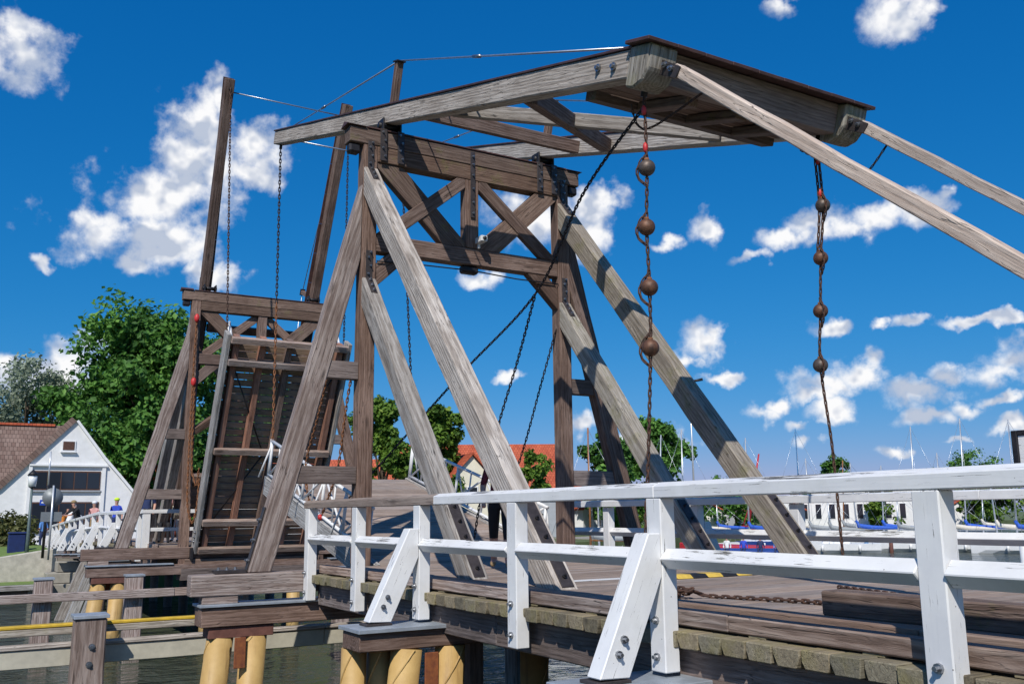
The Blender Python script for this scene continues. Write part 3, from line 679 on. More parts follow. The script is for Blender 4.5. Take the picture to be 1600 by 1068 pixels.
# ------------------------------------------------------------------ chains
tipN = [FN((6.88, s * 1.55, -.1)) for s in (1, -1)]
leafN = [GN((6.3, s * 1.66, .93)) for s in (1, -1)]
chain('lifting_chain', [tipN[0], tipN[0].lerp(leafN[0], .55)], .09, .013, 'chain_dark', 'left lifting chain, dark upper part, from near balance tip', group='lifting chains')
chain('lifting_chain', [tipN[0].lerp(leafN[0], .55), leafN[0]], .09, .013, 'chain_rust', 'left lifting chain, rusty lower part above near leaf railing', group='lifting chains')
chain('lifting_chain', [tipN[1], leafN[1]], .09, .013, 'chain_dark', 'right lifting chain seen below the lintel of the near portal', group='lifting chains')
tipF = [FF((5.72, s * 1.55, -.1)) for s in (1, -1)]; leafF = [GF((6.2, s * 1.62, .2)) for s in (1, -1)]
chain('lifting_chain', [tipF[0], leafF[0]], .09, .013, 'chain_midrust', 'left lifting chain hanging from the upright far balance beam', group='lifting chains')
chain('lifting_chain', [tipF[1], leafF[1]], .09, .013, 'chain_dark', 'right lifting chain of the far balance beam beside the near post', group='lifting chains')
# safety chains of the near leaf
chain('safety_chain', [(.3, 1.72, 5.9), (1.72, 1.70, 4.74), (2.81, 1.7, 2.95), (3.6, 1.7, 1.85), GN((3.6, 1.62, .22))], .075, .012, 'chain_rust', 'long rusty safety chain hanging past the near left post to the leaf')
chain('safety_chain', [(.32, 1.70, 4.4), (1.31, 1.7, 3.18), (1.81, 1.7, 1.78), (2.3, 1.7, 1.2), (2.67, 1.68, .9)], .075, .012, 'chain_rust', 'shorter rusty safety chain ending in a red shackle on the leaf railing')
sh = ball('shackle', (2.7, 1.70, .86), .055, 'red_shackle'); tag(sh, 'red shackle at the end of a rusty chain on the leaf railing', 'shackle')
# red-tied rusty chain on the far left post
fc = thing('chain_bundle', (13.0, 1.92, .3), 'orange rusty chain with red tape hanging down the far left post', 'chain')
chain('chain_run', [(13.0, 1.93, 6.45), (12.98, 1.96, 3.8), (12.95, 1.95, 1.6), (12.9, 1.9, 1.0), (12.82, 1.8, .75), (12.75, 1.72, 1.2), (12.72, 1.70, 1.9)], .085, .015, 'chain_rust', parent=fc)
chain('chain_run', [(12.99, 1.90, 4.6), (12.97, 1.87, 2.4), (12.9, 1.80, 1.9), (12.8, 1.75, 1.75), (12.72, 1.72, 2.2)], .085, .015, 'chain_rust', parent=fc)
for z in (6.45, 4.62): ball('red_tape', (12.99, 1.93, z), .075, 'red_shackle', fc, sz=1.7)
# tow chains from the rear of the balance frame to the near leaf
rear = FN((-6.93, 1.45, -.3))
knot = Vector((-2.6, .35, 4.06))
chain('tow_chain', [rear, Vector((-4.7, .95, 4.83)), knot, (-.6, .60, 3.06), (1.6, 1.05, 1.72), (2.6, 1.25, 1.15)], .07, .0095, 'chain_dark', 'long diagonal tow chain from rear of balance frame down to the leaf')
chain('tow_chain', [knot, (-1.55, .05, 3.2), (-.89, 0, 2.33), (-.2, -.05, 1.2), (.1, -.08, .5)], .07, .0095, 'chain_dark', 'middle tow chain branching off the diagonal one before the portal opening')
chain('tow_chain', [(.1, -1.79, 4.2), (.35, -1.6, 3.2), (.75, -1.45, 2.05), (1.2, -1.35, 1.2)], .07, .0095, 'chain_dark', 'right tow chain hanging beside the near right post')
# ball chains
def ball_chain(s, label, zs, lower, mats):
    top = FN((-6.93 if s > 0 else -6.72, s * 1.45, -.14)); x = top.x; y = top.y
    t = thing('ball_chain', (x, y, .4), label, 'chain', 'weighted chains under the rear of the balance frame')
    keys = [top] + [Vector((x + dx, y, z)) for dx, z in zs]
    chain('chain_run', keys + [Vector(p) for p in lower], .062, .0095, 'chain_midrust', parent=t)
    if s < 0: chain('chain_run', [k + Vector((.03, .03, 0)) for k in keys[:3]], .062, .009, 'chain_midrust', parent=t)
    for (dx, z), mt in zip(zs, mats):
        ball('weight_ball', (x + dx, y, z), .09, mt, t)
        chain('chain_loop', [Vector((x + dx, y, z + .16)), Vector((x + dx + .085 * s, y + .05, z + .03)), Vector((x + dx + .08 * s, y + .05, z - .1)), Vector((x + dx, y, z - .2))], .055, .009, 'chain_midrust', parent=t)
        tube('collar', [(x + dx, y, z + .075), (x + dx, y, z + .105)], .028, 'chain_rust', t)
    for z in (top.z - .18, top.z - .6): ball('red_tape', (x, y + .01, z), .028, 'red_shackle', t, sz=2.2, sub=2)
    return t
ball_chain(1, 'left chain with four iron balls hanging from the rear of the balance frame', [(.0, 4.46), (.04, 3.82), (.03, 3.17), (.05, 2.54)], [(-6.46, 1.47, 1.4), (-6.42, 1.5, .7), (-6.6, 1.6, .16), (-6.95, 1.68, .15)], ('ball_grey', 'ball_rust', 'ball_rust', 'ball_rust'))
ball_chain(-1, 'right chain with four iron balls hanging from the rear of the balance frame', [(-.02, 4.58), (.07, 3.93), (.13, 3.28), (.19, 2.62)], [(-6.26, -1.48, 1.62), (-6.28, -1.5, .5), (-6.3, -1.5, .14)], ('ball_grey', 'ball_rust', 'ball_rust', 'ball_grey'))
chain('slack_chain', [FN((-6.6, 1.36, -.2)), FN((-6.62, 1.25, -.40)), FN((-6.85, 1.2, -.42)), Vector((-7.42, 1.36, 5.0))], .05, .007, 'chain_midrust', 'thin slack chain looped from left pole to the balance frame', group='pole slack chains')
chain('slack_chain', [FN((-6.6, -1.3, -.2)), Vector((-6.85, -1.3, 4.85)), Vector((-7.1, -1.35, 4.72)), Vector((-7.4, -1.42, 5.0))], .05, .007, 'chain_dark', 'thin slack chain looped from right pole to the balance frame', group='pole slack chains')
rnd = random.Random(5)
chain('deck_chain', [(-7.05 + rnd.uniform(-.25, .25), 1.72 + rnd.uniform(-.14, .14), .15 + rnd.uniform(0, .06)) for k in range(16)] + [(-7.3, 1.5, .14), (-7.7, 1.38, .14), (-8.1, 1.22, .14), (-8.5, 1.22, .14)], .062, .0105, 'chain_midrust', 'rusty chain lying in a heap and trailing over the deck')
chain('deck_chain', [(-7.3, -.2, .14), (-8.2, .1, .14), (-9.4, .55, .14), (-10.6, .9, .14), (-12.5, 1.2, .14)], .062, .0105, 'chain_midrust', 'rusty chain lying on the deck behind the thick kerb timber')

# ------------------------------------------------------------------ approach decks
DZ = .12
def approach(name, label, x0, x1, drop=None, near=True):
    zf = drop or (lambda x: 0.)
    root = thing(name, ((x0 + x1) / 2, 0, 0), label, 'bridge deck')
    pitch = .237; n = int((x1 - x0) / pitch)
    for k in range(n):
        x = x1 - (k + 1) * pitch; dz = zf(x) + rs.uniform(-.004, .004); e = rs.uniform(-.012, .012)
        v_ = rs.uniform(.018, .042); q_ = rs.uniform(-.05, -.01); a_, b_ = x + .003 + rs.uniform(0, .004), x + .232
        prof = [(a_, .028), (b_, .028), (b_, q_), (b_ - v_, -.092), (a_ + v_ * rs.uniform(.2, 1.), -.092), (a_, q_)]
        timber('edge_board', [(px_, 1.9, pz_ + dz) for px_, pz_ in prof], (0, .90 + e, 0), 'timber_moss_board', root, bev=.007, wob=.005, seg=3)
        if near: timber('edge_board', [(px_, -1.9, pz_ + dz) for px_, pz_ in prof], (0, -.90 + e, 0), 'timber_moss_board', root, bev=.007)
    pitch = .205 if near else .41; n = int((x1 - x0) / pitch)
    for k in range(n):
        x = x1 - (k + 1) * pitch; dz = zf(x) + rs.uniform(-.003, .003)
        box('deck_plank', (x + .006, -2.44 + rs.uniform(-.012, .012), .032 + dz), (x + pitch - .007, 2.44 + rs.uniform(-.012, .012), DZ + dz), 'timber_deck', root, bev=.006, wob=.003)
    segs = 6
    for k in range(segs):
        a = x0 + (x1 - x0) * k / segs; b = x0 + (x1 - x0) * (k + 1) / segs
        for y in (2.58, 1.3, 0, -1.3, -2.58):
            bar('stringer', (a + .004, y, -.255 + zf(a)), (b - .004, y, -.255 + zf(b)), .16, .315, 'timber_dark' if near else 'timber_brown', root, bev=.012, wob=.006, seg=8)
    kl = 2.9
    for s in (1, -1):
        x = x1
        while x > x0 + .2:
            b = max(x - kl, x0)
            bar('kerb', (b + .003, s * 2.59, .105 + zf(b)), (x - .003, s * 2.59, .105 + zf(x)), .14, .115, 'timber_grey_brown', root, bev=.01, wob=.005, seg=6)
            q = x - .35
            while q > b: box('kerb_block', (q, s * 2.59 - .06, .029 + zf(q)), (q + .16, s * 2.59 + .06, .046 + zf(q)), 'timber_moss_board', root, bev=.003); q -= .95
            x = b
    return root
approach('approach_deck', 'near timber bridge deck of grey planks with mossy edge boards and kerbs', -16.2, -.05)
def fdrop(x): return 0. if x < 24 else -(x - 24) * .031
approach('approach_deck', 'far timber bridge deck running to the white house', 13.6, 37, fdrop, False)
g = thing('guard_timber', (-12, 2.0, .15), 'thick weathered guard timber on blocks along the near deck edge', 'guard timber')
for a, b in ((-9.13, -11.95), (-11.96, -15.9)): box('guard_beam', (b, 1.90, .165), (a, 2.12, .335), 'timber_brown_moss' if a > -10 else 'timber_brown', g, bev=.012, wob=.008, seg=8)
x = -9.3
while x > -15.8: box('block', (x - .2, 1.93, DZ + .006), (x, 2.09, .164), 'timber_moss_board', g, bev=.004); x -= .78
g = thing('edge_plank', (-11, 2.3, DZ), 'rusty brown plank lying along the deck edge in front of the guard timber', 'plank')
for a, b in ((-7.6, -10.1), (-10.106, -12.9), (-12.906, -15.9)): box('plank', (b, 2.20, DZ + .008), (a, 2.40, DZ + .062), 'timber_red_deck', g, bev=.008, wob=.008, seg=10)
g = thing('wheel_stop', (-5.2, -.3, DZ), 'black and yellow rubber ramp strip lying across the deck', 'ramp strip')
for k in range(6):
    y0 = .16 - k * .235
    timber('strip_segment', [(-5.32, y0 - .23, DZ + .006), (-5.02, y0 - .23, DZ + .006), (-5.08, y0 - .23, DZ + .05), (-5.26, y0 - .23, DZ + .05)], (0, .228, 0), 'rubber_black' if k % 2 else 'paint_yellow_rubber', g, bev=.006)
box('white_line', (-4.9, -1.6, DZ + .006), (-4.72, 1.35, DZ + .0095), 'white_paint', g, bev=0)

# ------------------------------------------------------------------ railings
def railing(name, label, side, posts, yo, braced, x0, x1, zf=None, brown_to=None, group=None, scale_brace=1.):
    zf = zf or (lambda x: 0.); s = side
    root = thing(name, (posts[0], s * yo, 0), label, 'railing', group)
    Y = lambda q: s * q
    def yb(a, b): return sorted((s * a, s * b))
    for i, x in enumerate(posts):
        y0, y1 = yb(yo - .14, yo); z = zf(x)
        if i in braced:
            pt = box('post', (x + .001, y0, -.27 + z), (x + .171, y1, .993 + z), 'white_paint', root, bev=.008, wob=.003, seg=4)
            br = timber('brace', [(x, Y(yo + .595), -.26 + z), (x, Y(yo + .33), -.27 + z), (x, Y(yo + .004), .42 + z), (x, Y(yo + .004), .735 + z), (x, Y(yo + .12), .735 + z)], (.165, 0, 0), 'white_paint', root, bev=.008)
            bolts(br, [(x, Y(yo + .43), -.10 + z), (x, Y(yo + .38), -.0 + z)], (-1, 0, 0), .019)
            bolts(pt, [(x + .085, Y(yo), -.16 + z), (x + .085, Y(yo), .10 + z)], (0, s, 0), .019)
        else:
            pt = box('post', (x + .001, y0, -.34 + z), (x + .171, y1, .993 + z), 'white_paint', root, bev=.008, wob=.003, seg=4)
            bolts(pt, [(x + .085, Y(yo), -.22 + z), (x + .085, Y(yo), .06 + z)], (0, s, 0), .019)
    # handrail in lengths, set on the posts
    cuts = [x1] + ([brown_to] if brown_to is not None else []) + ([] if zf(x0) == zf(x1) else [24.]) ; cuts = sorted(set(cuts + [x0]), reverse=True)
    for a, b in zip(cuts, cuts[1:]):
        mt = 'timber_deck' if (brown_to is not None and a == x1) else 'white_paint'
        L = max(1, round((a - b) / 4.3))
        for k in range(L):
            p = a + (b - a) * k / L; q = a + (b - a) * (k + 1) / L
            yc = yo - .097
            timber('handrail', [(q + .001, Y(yc - .105), .996 + zf(q)), (q + .001, Y(yc + .10), .996 + zf(q)), (q + .001, Y(yc + .10), 1.085 + zf(q)), (q + .001, Y(yc + .03), 1.115 + zf(q)), (q + .001, Y(yc - .105), 1.10 + zf(q))], (p - q - .002, 0, zf(p) - zf(q)), mt, root, bev=.006, wob=.004, seg=10)
    # middle rail set on edge between the posts
    ps = sorted(posts)
    ends = ([x0] if x0 < ps[0] - .3 else []) + ps + ([x1] if x1 > ps[-1] + .4 else [])
    for a, b in zip(ends, ends[1:]):
        a2 = a + (.174 if a in posts else 0); b2 = b + (-.002 if b in posts else 0)
        r = .078; yc = yo - .05; zc = .548
        timber('mid_rail', [(a2, Y(yc - r), zc + zf(a2)), (a2, Y(yc), zc - r + zf(a2)), (a2, Y(yc + r), zc + zf(a2)), (a2, Y(yc), zc + r + zf(a2))], (b2 - a2, 0, zf(b2) - zf(a2)), 'white_paint', root, bev=.006, wob=.003, seg=5)
    return root
railing('railing', 'near white painted railing with peeling paint and outward braces in the foreground', 1, [-.1836, -2.111, -4.0627, -6.1966, -8.3185, -10.6564, -12.9, -15.1], 2.8749, (2, 4, 6), -15.9, .06, brown_to=-4.42)
railing('railing', 'white railing on the far side of the near deck, in front of the marina', -1, [.04, -2.35, -4.45, -6.55, -8.6, -10.7, -12.8, -15.0], 2.95, (1, 3, 5), -15.9, 1.42)
fp = [14.9 + 2.06 * k for k in range(14)]
railing('railing', 'white railing of the far deck leading to the white house', 1, fp, 2.8749, (2, 4, 6, 8, 9, 10, 11, 12), 14.6, 42.3, fdrop)
t = thing('barrier_rail', (14.6, 2.5, .1), 'short bluish white barrier beside the far left post', 'railing')
box('post', (14.4, 2.62, .03), (14.58, 2.82, 1.0), 'white_paint', t); box('handrail', (14.38, -1.0, 1.003), (14.62, 2.85, 1.11), 'white_paint', t); box('mid_rail', (14.43, -1.0, .5), (14.53, 2.618, .6), 'white_paint', t)

# ------------------------------------------------------------------ piers
def pile(par, p0, p1, r, mat='ochre_paint', name='pile'):
    pl = tube(name, [p0, p1], r, mat, par, 20)
    d = (Vector(p1) - Vector(p0)).normalized(); n = d.cross(Vector((0, 1, .1))).normalized(); b = d.cross(n); Ln = (Vector(p1) - Vector(p0)).length
    pts = [Vector(p0) + d * (Ln * k / 30) + (n * math.cos(k * .36 + p0[1]) + b * math.sin(k * .36 + p0[1])) * r * 1.002 for k in range(31)]
    tube('weld_seam', pts, .011, mat, pl, 5)
def main_pier(name, label, T):
    t = thing(name, T(Vector((.1, 0, WZ))), label, 'bridge pier', 'piers carrying the portals')
    for s in (1, -1):
        y0, y1 = sorted((s * 3.82, s * 4.32)); box('spacer', (.02, y0, -.33), (.26, y1, -.226), 'timber_grey_brown', t, T=T)
        y0, y1 = sorted((s * 2.2, s * 4.37)); z0, z1 = sorted((s * 2.0, s * 4.35))
        box('zinc_cover', (-.10, y0, -.366), (.40, y1, -.331), 'zinc', t, T=T, bev=.004)
        y0, y1 = sorted((s * 3.30, s * 4.22)); box('steel_beam', (-.02, y0, -.80), (.34, y1, -.645), 'rust_steel', t, T=T)
        for yt, yb in ((4.02, 4.32), (3.54, 3.68), (1.2, 1.25)):
            pile(t, T(Vector((.14, s * yt, -.80))), T(Vector((.14, s * yb, WZ - 1.2))), .185)
        y0, y1 = sorted((s * 3.70, s * 3.86)); box('rust_plate', (-.06, y0, -1.22), (-.03, y1, -.80), 'rust_plate', t, T=T)
    box('cap_beam', (-.06, -4.34, -.642), (.36, 4.34, -.368), 'timber_brown', t, T=T, bev=.012, wob=.006, seg=10)
    return t
main_pier('bridge_pier', 'near pier of ochre steel piles under the near portal', ID)
main_pier('bridge_pier', 'far pier of ochre steel piles under the far portal', mirror)
def small_pier(x, label):
    t = thing('trestle_pier', (x, 0, WZ), label, 'bridge pier', 'trestle piers under the near deck')
    for s in (1, -1):
        y0, y1 = sorted((s * 2.45, s * 3.68)); box('zinc_cover', (x - .26, y0, -.342), (x + .36, y1, -.300), 'zinc', t, bev=.004)
        for dx, yt, yb in ((-.08, 3.05, 3.42), (-.08, 2.52, 2.62), (.28, 3.52, 3.55), (.28, 3.22, 3.25), (0.1, 1.3, 1.3), (.1, .3, .3)):
            pile(t, (x + dx, s * yt, -.545), (x + dx, s * yb, WZ - 1.2), .17 if dx < .2 else .14, 'ochre_paint' if yt > 2 else 'ochre_old')
        box('inner_post', (x + .05, min(s * 2.02, s * 2.2), WZ - 1), (x + .25, max(s * 2.02, s * 2.2), -.545), 'timber_dark', t)  # dark timber post between the ochre piles
        y0, y1 = sorted((s * 2.70, s * 2.86)); box('rust_plate', (x - .16, y0, -1.05), (x - .13, y1, -.60), 'rust_plate', t)
        box('brace_shoe', (x - .02, min(s * 3.2, s * 3.5), -.298), (x + .2, max(s * 3.2, s * 3.5), -.275), 'iron_plate', t, bev=.003)
    box('cap_beam', (x - .2, -3.65, -.54), (x + .3, 3.65, -.346), 'timber_brown', t, bev=.012, wob=.006, seg=8)
    box('bearing_block', (x - .1, -2.66, -.344), (x + .25, 2.44, -.418 + .0), 'timber_dark', t) if False else None
small_pier(-4.06, 'trestle pier with zinc cap and ochre piles below the bolted white brace')
small_pier(-8.31, 'trestle pier at the lower right edge below the large white brace')
# far trestle with raking grey timbers
t = thing('trestle_pier', (18.9, 3.6, WZ), 'grey raking timber trestle beside the far left abutment', 'bridge pier')
for x, y0, y1 in ((17.6, 3.25, 3.75), (19.6, 3.3, 3.9), (22.2, 3.25, 3.9)): bar('raker', (x, y0, -.35), (x, y1 + .35, WZ - .6), .28, .28, 'timber_grey', t, up=(1, 0, 0), wob=.01, seg=6)
for x in (17.6, 19.6, 22.2, 25., 28., 31.):
    box('cap_beam', (x - .15, -3.4, -.55 + fdrop(x)), (x + .15, 3.55, -.42 + fdrop(x)), 'timber_dark', t); box('zinc_cover', (x - .2, 2.5, -.418 + fdrop(x)), (x + .2, 3.6, -.39 + fdrop(x)), 'zinc', t, bev=.003)
    for y in (2.4, 0., -2.4): tube('pile', [(x, y, -.55 + fdrop(x)), (x, y, WZ - 1)], .16, 'timber_dark', t, 10)

# ------------------------------------------------------------------ guide works along the channel
def guide(name, label, x, posts, beams, y0, y1, ptop, pw, pmat='timber_grey_brown'):
    t = thing(name, (x, (y0 + y1) / 2, WZ), label, 'guide fence', 'timber guide fences along the channel')
    for y in posts:
        p = box('post', (x - .02, y - pw / 2, WZ - 1), (x + pw - .02, y + pw / 2, ptop), pmat, t, bev=.02, wob=.012, seg=8)
        box('zinc_cap', (x - .045, y - pw / 2 - .025, ptop + .002), (x + pw + .005, y + pw / 2 + .025, ptop + .05), 'zinc', t, bev=.005)
        bolts(p, [(x - .02, y - .02, ptop - .38), (x - .02, y + .0, ptop - .62)], (-1, 0, 0), .03)
    for n, xa, xb, za, zb, mt in beams:
        L = 4
        for k in range(L):
            a = y0 + (y1 - y0) * k / L; b = y0 + (y1 - y0) * (k + 1) / L
            box(n, (x + xa, a + .004, za), (x + xb, b - .004, zb), mt, t, bev=.012, wob=.01, seg=8)
    return t
guide('guide_fence', 'far channel guide fence with brown waler and zinc capped posts', 11.3, [5.45, 3.42, .8, -2, -5], [('waler', -.20, -.025, -1.05, -.85, 'timber_grey_brown'), ('waler', -.18, -.025, -2.2, -2.0, 'timber_grey_brown')], -9, 14, -.55, .40)
guide('guide_fence', 'near channel guide fence with yellow topped waler and thick capped post', 1.0, [5.62, -1.6, -5], [('waler', .50, .66, -.765, -.665, 'timber_grey_moss'), ('yellow_strip', .50, .66, -.662, -.615, 'yellow_paint'), ('ledge_board', .43, .62, -.94, -.875, 'timber_grey'), ('steel_beam', .46, .60, -1.20, -.945, 'beige_beam')], -8, 12, -.52, .42)
tube('floating_boom', [(-2.2, 6.6, -1.62), (-2.2, 3.6, -1.6), (-2.2, .5, -1.6)], .10, 'yellow_paint', None, 12)
tag(bpy.data.objects['floating_boom'], 'yellow boom tube low over the water beside the ochre piles', 'boom')

# ------------------------------------------------------------------ far bank edge
t = thing('retaining_wall', (33, 7, -1.8), 'pale concrete retaining wall below the lawn at the far bank', 'wall')
timber('wall', [(32.6, 3.3, -2.0), (32.6, 14, -2.0), (32.6, 14, -1.7), (32.6, 8.5, -1.18), (32.6, 6, -.80), (32.6, 3.3, -.40)], (.5, 0, 0), 'concrete_light', t, bev=.03)
for k in range(3): box('abutment_block', (30.9 + k * .3, 2.7 - k * .1, -2.3 + k * .45), (32.55, 4.2 - k * .4, -1.86 + k * .45), 'concrete', t, bev=.03)
sheet('lawn', [(30.6, 3.6), (30.6, 40), (32.59, 40), (32.59, 3.6)], -1.9, -1.78, 'grass')
t = thing('quay_edge', (30.4, 12, -2.2), 'timber edged quay with dark gap above the water at far left', 'quay edge')
box('edge_beam', (30.2, 3.8, -2.02), (30.58, 40, -1.80), 'timber_grey', t, bev=.02, wob=.01, seg=12)
for k in range(9): box('sheet_pile', (30.45, 4 + k * 1.6, -3), (30.62, 4.5 + k * 1.6, -2.03), 'concrete', t)
box('quay_front', (30.63, 3.8, -3.2), (31, 40, -1.91), 'timber_dark', t)

# ------------------------------------------------------------------ background: trees, houses, boats, people
def at(px, d, z=0.):
    r = FWD + RGT * ((px - 800) / 1452.143) - UPV * ((798 - 534) / 1452.143); h = Vector((r.x, r.y, 0)).normalized()
    return Vector((CAM.x + h.x * d, CAM.y + h.y * d, z))
def zat(py, d, px=800): return CAM.z + ((798 - (px - 800) * .0099) - py) / 1452.143 * d * 1.01
def leaf_mesh(name, clusters, per, size, mat, parent, seed, droop=0.):
    r = random.Random(seed); V = []; Fc = []; col = []
    for c, rad, tone in clusters:
        for k in range(per):
            while True:
                q = Vector((r.gauss(0, .5), r.gauss(0, .5), r.gauss(0, .42)))
                if q.length < 1.25: break
            p = c + q * rad
            n = (q * .9 + Vector((r.uniform(-1, 1), r.uniform(-1, 1), r.uniform(-.3, 1.2)))).normalized()
            t = n.cross(Vector((r.uniform(-1, 1), r.uniform(-1, 1), r.uniform(-1, 1)))).normalized(); b = n.cross(t)
            s1 = size * r.uniform(.6, 1.3); s2 = s1 * r.uniform(.5, .75); i = len(V)
            V += [p - t * s1, p - b * s2 + n * s1 * .15, p + t * s1, p + b * s2 + n * s1 * .15]; Fc.append((i, i + 1, i + 2, i + 3))
            cv = min(1, max(0, tone + r.gauss(0, .2))); col += [cv] * 4
    me = bpy.data.meshes.new(name); me.from_pydata(V, [], Fc); me.materials.append(MAT[mat])
    at_ = me.attributes.new('rnd', 'FLOAT', 'POINT'); at_.data.foreach_set('value', col)
    o = bpy.data.objects.new(name, me); C.objects.link(o); return attach(o, parent)
def tree(name, base, height, width, mat, label, seed, n=110, per=130, size=.22, low=.25, group='trees on the far bank', depth=None, lumps=9):
    r = random.Random(seed); t = thing(name, base, label, 'tree', group)
    depth = depth or width * .8
    bm = bmesh.new(); top = base + Vector((0, 0, height * .75)); tr = max(.12, height * .022)
    tube_bm(bm, [base - Vector((0, 0, .4)), base + Vector((.1, 0, height * .2)), base + Vector((.2, .1, height * .45)), top], [tr * 1.4, tr, tr * .75, tr * .2], 8)
    lob = []
    for k in range(lumps):     # main boughs, each carrying a lump of the crown
        a = 2 * math.pi * k / lumps + r.uniform(-.4, .4); f = r.uniform(low, .86); w = math.sin(math.pi * min(1, max(.12, (f - low) / (1.06 - low)) ** .75)) * r.uniform(.55, .85)
        p = base + Vector((math.cos(a) * depth * .5 * w, math.sin(a) * width * .5 * w, height * f)); lob.append((p, width * r.uniform(.17, .27)))
        s = base + Vector((.1, 0, height * r.uniform(.16, .45))); mid = s.lerp(p, .5) + Vector((0, 0, height * .04))
        tube_bm(bm, [s, mid, p], [tr * .5, tr * .3, tr * .08], 6)
    lob.append((base + Vector((0, 0, height * .86)), width * .2)); lob.append((base + Vector((0, 0, height * .62)), width * .26))
    mesh_obj('trunk', bm, 'bark', t, smooth=True)
    cl = []
    for k in range(n):
        p, rad = r.choice(lob); d = Vector((r.gauss(0, 1), r.gauss(0, 1), r.gauss(0, 1) + .25)).normalized()
        c = p + d * rad * r.uniform(.55, 1.08); cl.append((c, rad * r.uniform(.28, .5), .42 + .25 * r.uniform(-1, 1)))
    leaf_mesh('crown', cl, per, size, mat, t, seed + 1); return t
tree('deciduous_tree', at(226, 98, -.8), 21.4, 16.6, 'leaf_green', 'large dark green tree behind the white house', 11, 420, 150, .31, .12, lumps=28)
tree('deciduous_tree', at(400, 100, -.8), 20.5, 11, 'leaf_green', 'dark green tree seen through the truss of the far portal', 12, 110, 130, .25, .2)
tree('willow_tree', at(30, 102, -.8), 17.4, 12.5, 'leaf_willow', 'silvery grey green willow at the left edge above the tiled roof', 13, 150, 90, .2, .3)
tree('willow_tree', at(-60, 100, -.8), 16.4, 9.5, 'leaf_willow', 'silvery willow partly cut by the left edge of the photo', 23, 60, 90, .22, .3)
tree('willow_tree', at(88, 104, -.8), 14.6, 5.5, 'leaf_willow', 'small silvery willow between the willow and the large green tree', 14, 45, 80, .22, .35)
tree('deciduous_tree', at(600, 60, -.8), 9.6, 4.2, 'leaf_bright', 'slim bright green tree just right of the near left post', 15, 110, 120, .16, .2)
tree('deciduous_tree', at(678, 63, -.8), 9.1, 5.6, 'leaf_bright', 'round green tree between the two left struts', 16, 130, 130, .17, .2)
tree('deciduous_tree', at(822, 58, -.8), 5.5, 3.2, 'leaf_bright', 'bright green small tree in front of the red roofed house', 17, 70, 110, .14, .1)
tree('deciduous_tree', at(826, 110, -.8), 11.2, 4.2, 'leaf_willow', 'dusty green treetop above the red roofs', 18, 45, 100, .22, .4)
tree('deciduous_tree', at(955, 88, -1), 9.4, 7.0, 'leaf_green', 'dark green tree left of the left ball chain', 19, 90, 130, .24, .15)
tree('deciduous_tree', at(1035, 92, -1), 10.8, 7.5, 'leaf_green', 'tall dark green tree right of the left ball chain', 20, 120, 140, .24, .15)
for k, (px, d, h, w, mt, lb) in enumerate([(1312, 150, 10.0, 6.0, 'leaf_green', 'distant green treetop showing left of the right ball chain over the handrail'), (1515, 150, 9.6, 10.0, 'leaf_green', 'distant wide treetop showing above the handrail at far right'),
        (1375, 118, 5.6, 5.2, 'leaf_bright', 'round tree in front of the white marina house'), (1150, 112, 4.6, 9, 'leaf_green', 'green tree behind the red mast in the marina'), (1110, 125, 5.6, 8, 'leaf_green', 'green tree behind the moored boats right of the braced post'),
        (1560, 122, 5.2, 9, 'leaf_bright', 'green tree behind the cream sail cover at right'), (1272, 124, 5., 6, 'leaf_green', 'green tree left of the white marina house'), (1520, 118, 4.4, 4, 'leaf_bright', 'low green tree beside the small red roof at right'),
        (1000, 108, 3.6, 9, 'leaf_bright', 'green hedge like tree behind the orange mast'), (900, 100, 4.6, 6, 'leaf_bright', 'green tree behind the near right post')]):
    tree('shore_tree', at(px, d, -1), h, w, mt, lb, 40 + k, 55, 90, .22, .1, 'trees along the marina shore')
def shrub(name, base, h, w, mat, label, seed):
    r = random.Random(seed); t = thing(name, base, label, 'shrub', 'shrubs on the far bank'); bm = bmesh.new()
    for k in range(5): tube_bm(bm, [base, base + Vector((r.uniform(-.4, .4) * w, r.uniform(-.4, .4) * w, h * .8))], [.04, .01], 5)
    mesh_obj('stems', bm, 'bark', t)
    leaf_mesh('foliage', [(base + Vector((r.uniform(-.42, .42) * w, r.uniform(-.42, .42) * w, h * r.uniform(.15, .85))), w * .2, .4 + r.uniform(-.2, .25)) for k in range(36)], 90, .11, mat, t, seed)
shrub('shrub', at(12, 53, -.8), 1.9, 2.6, 'leaf_bush', 'olive brown shrub in front of the white house at the left edge', 60)
shrub('shrub', at(930, 95, -1.05), 2.6, 5, 'leaf_bright', 'bright green hedge by the boats right of the near right post', 61)

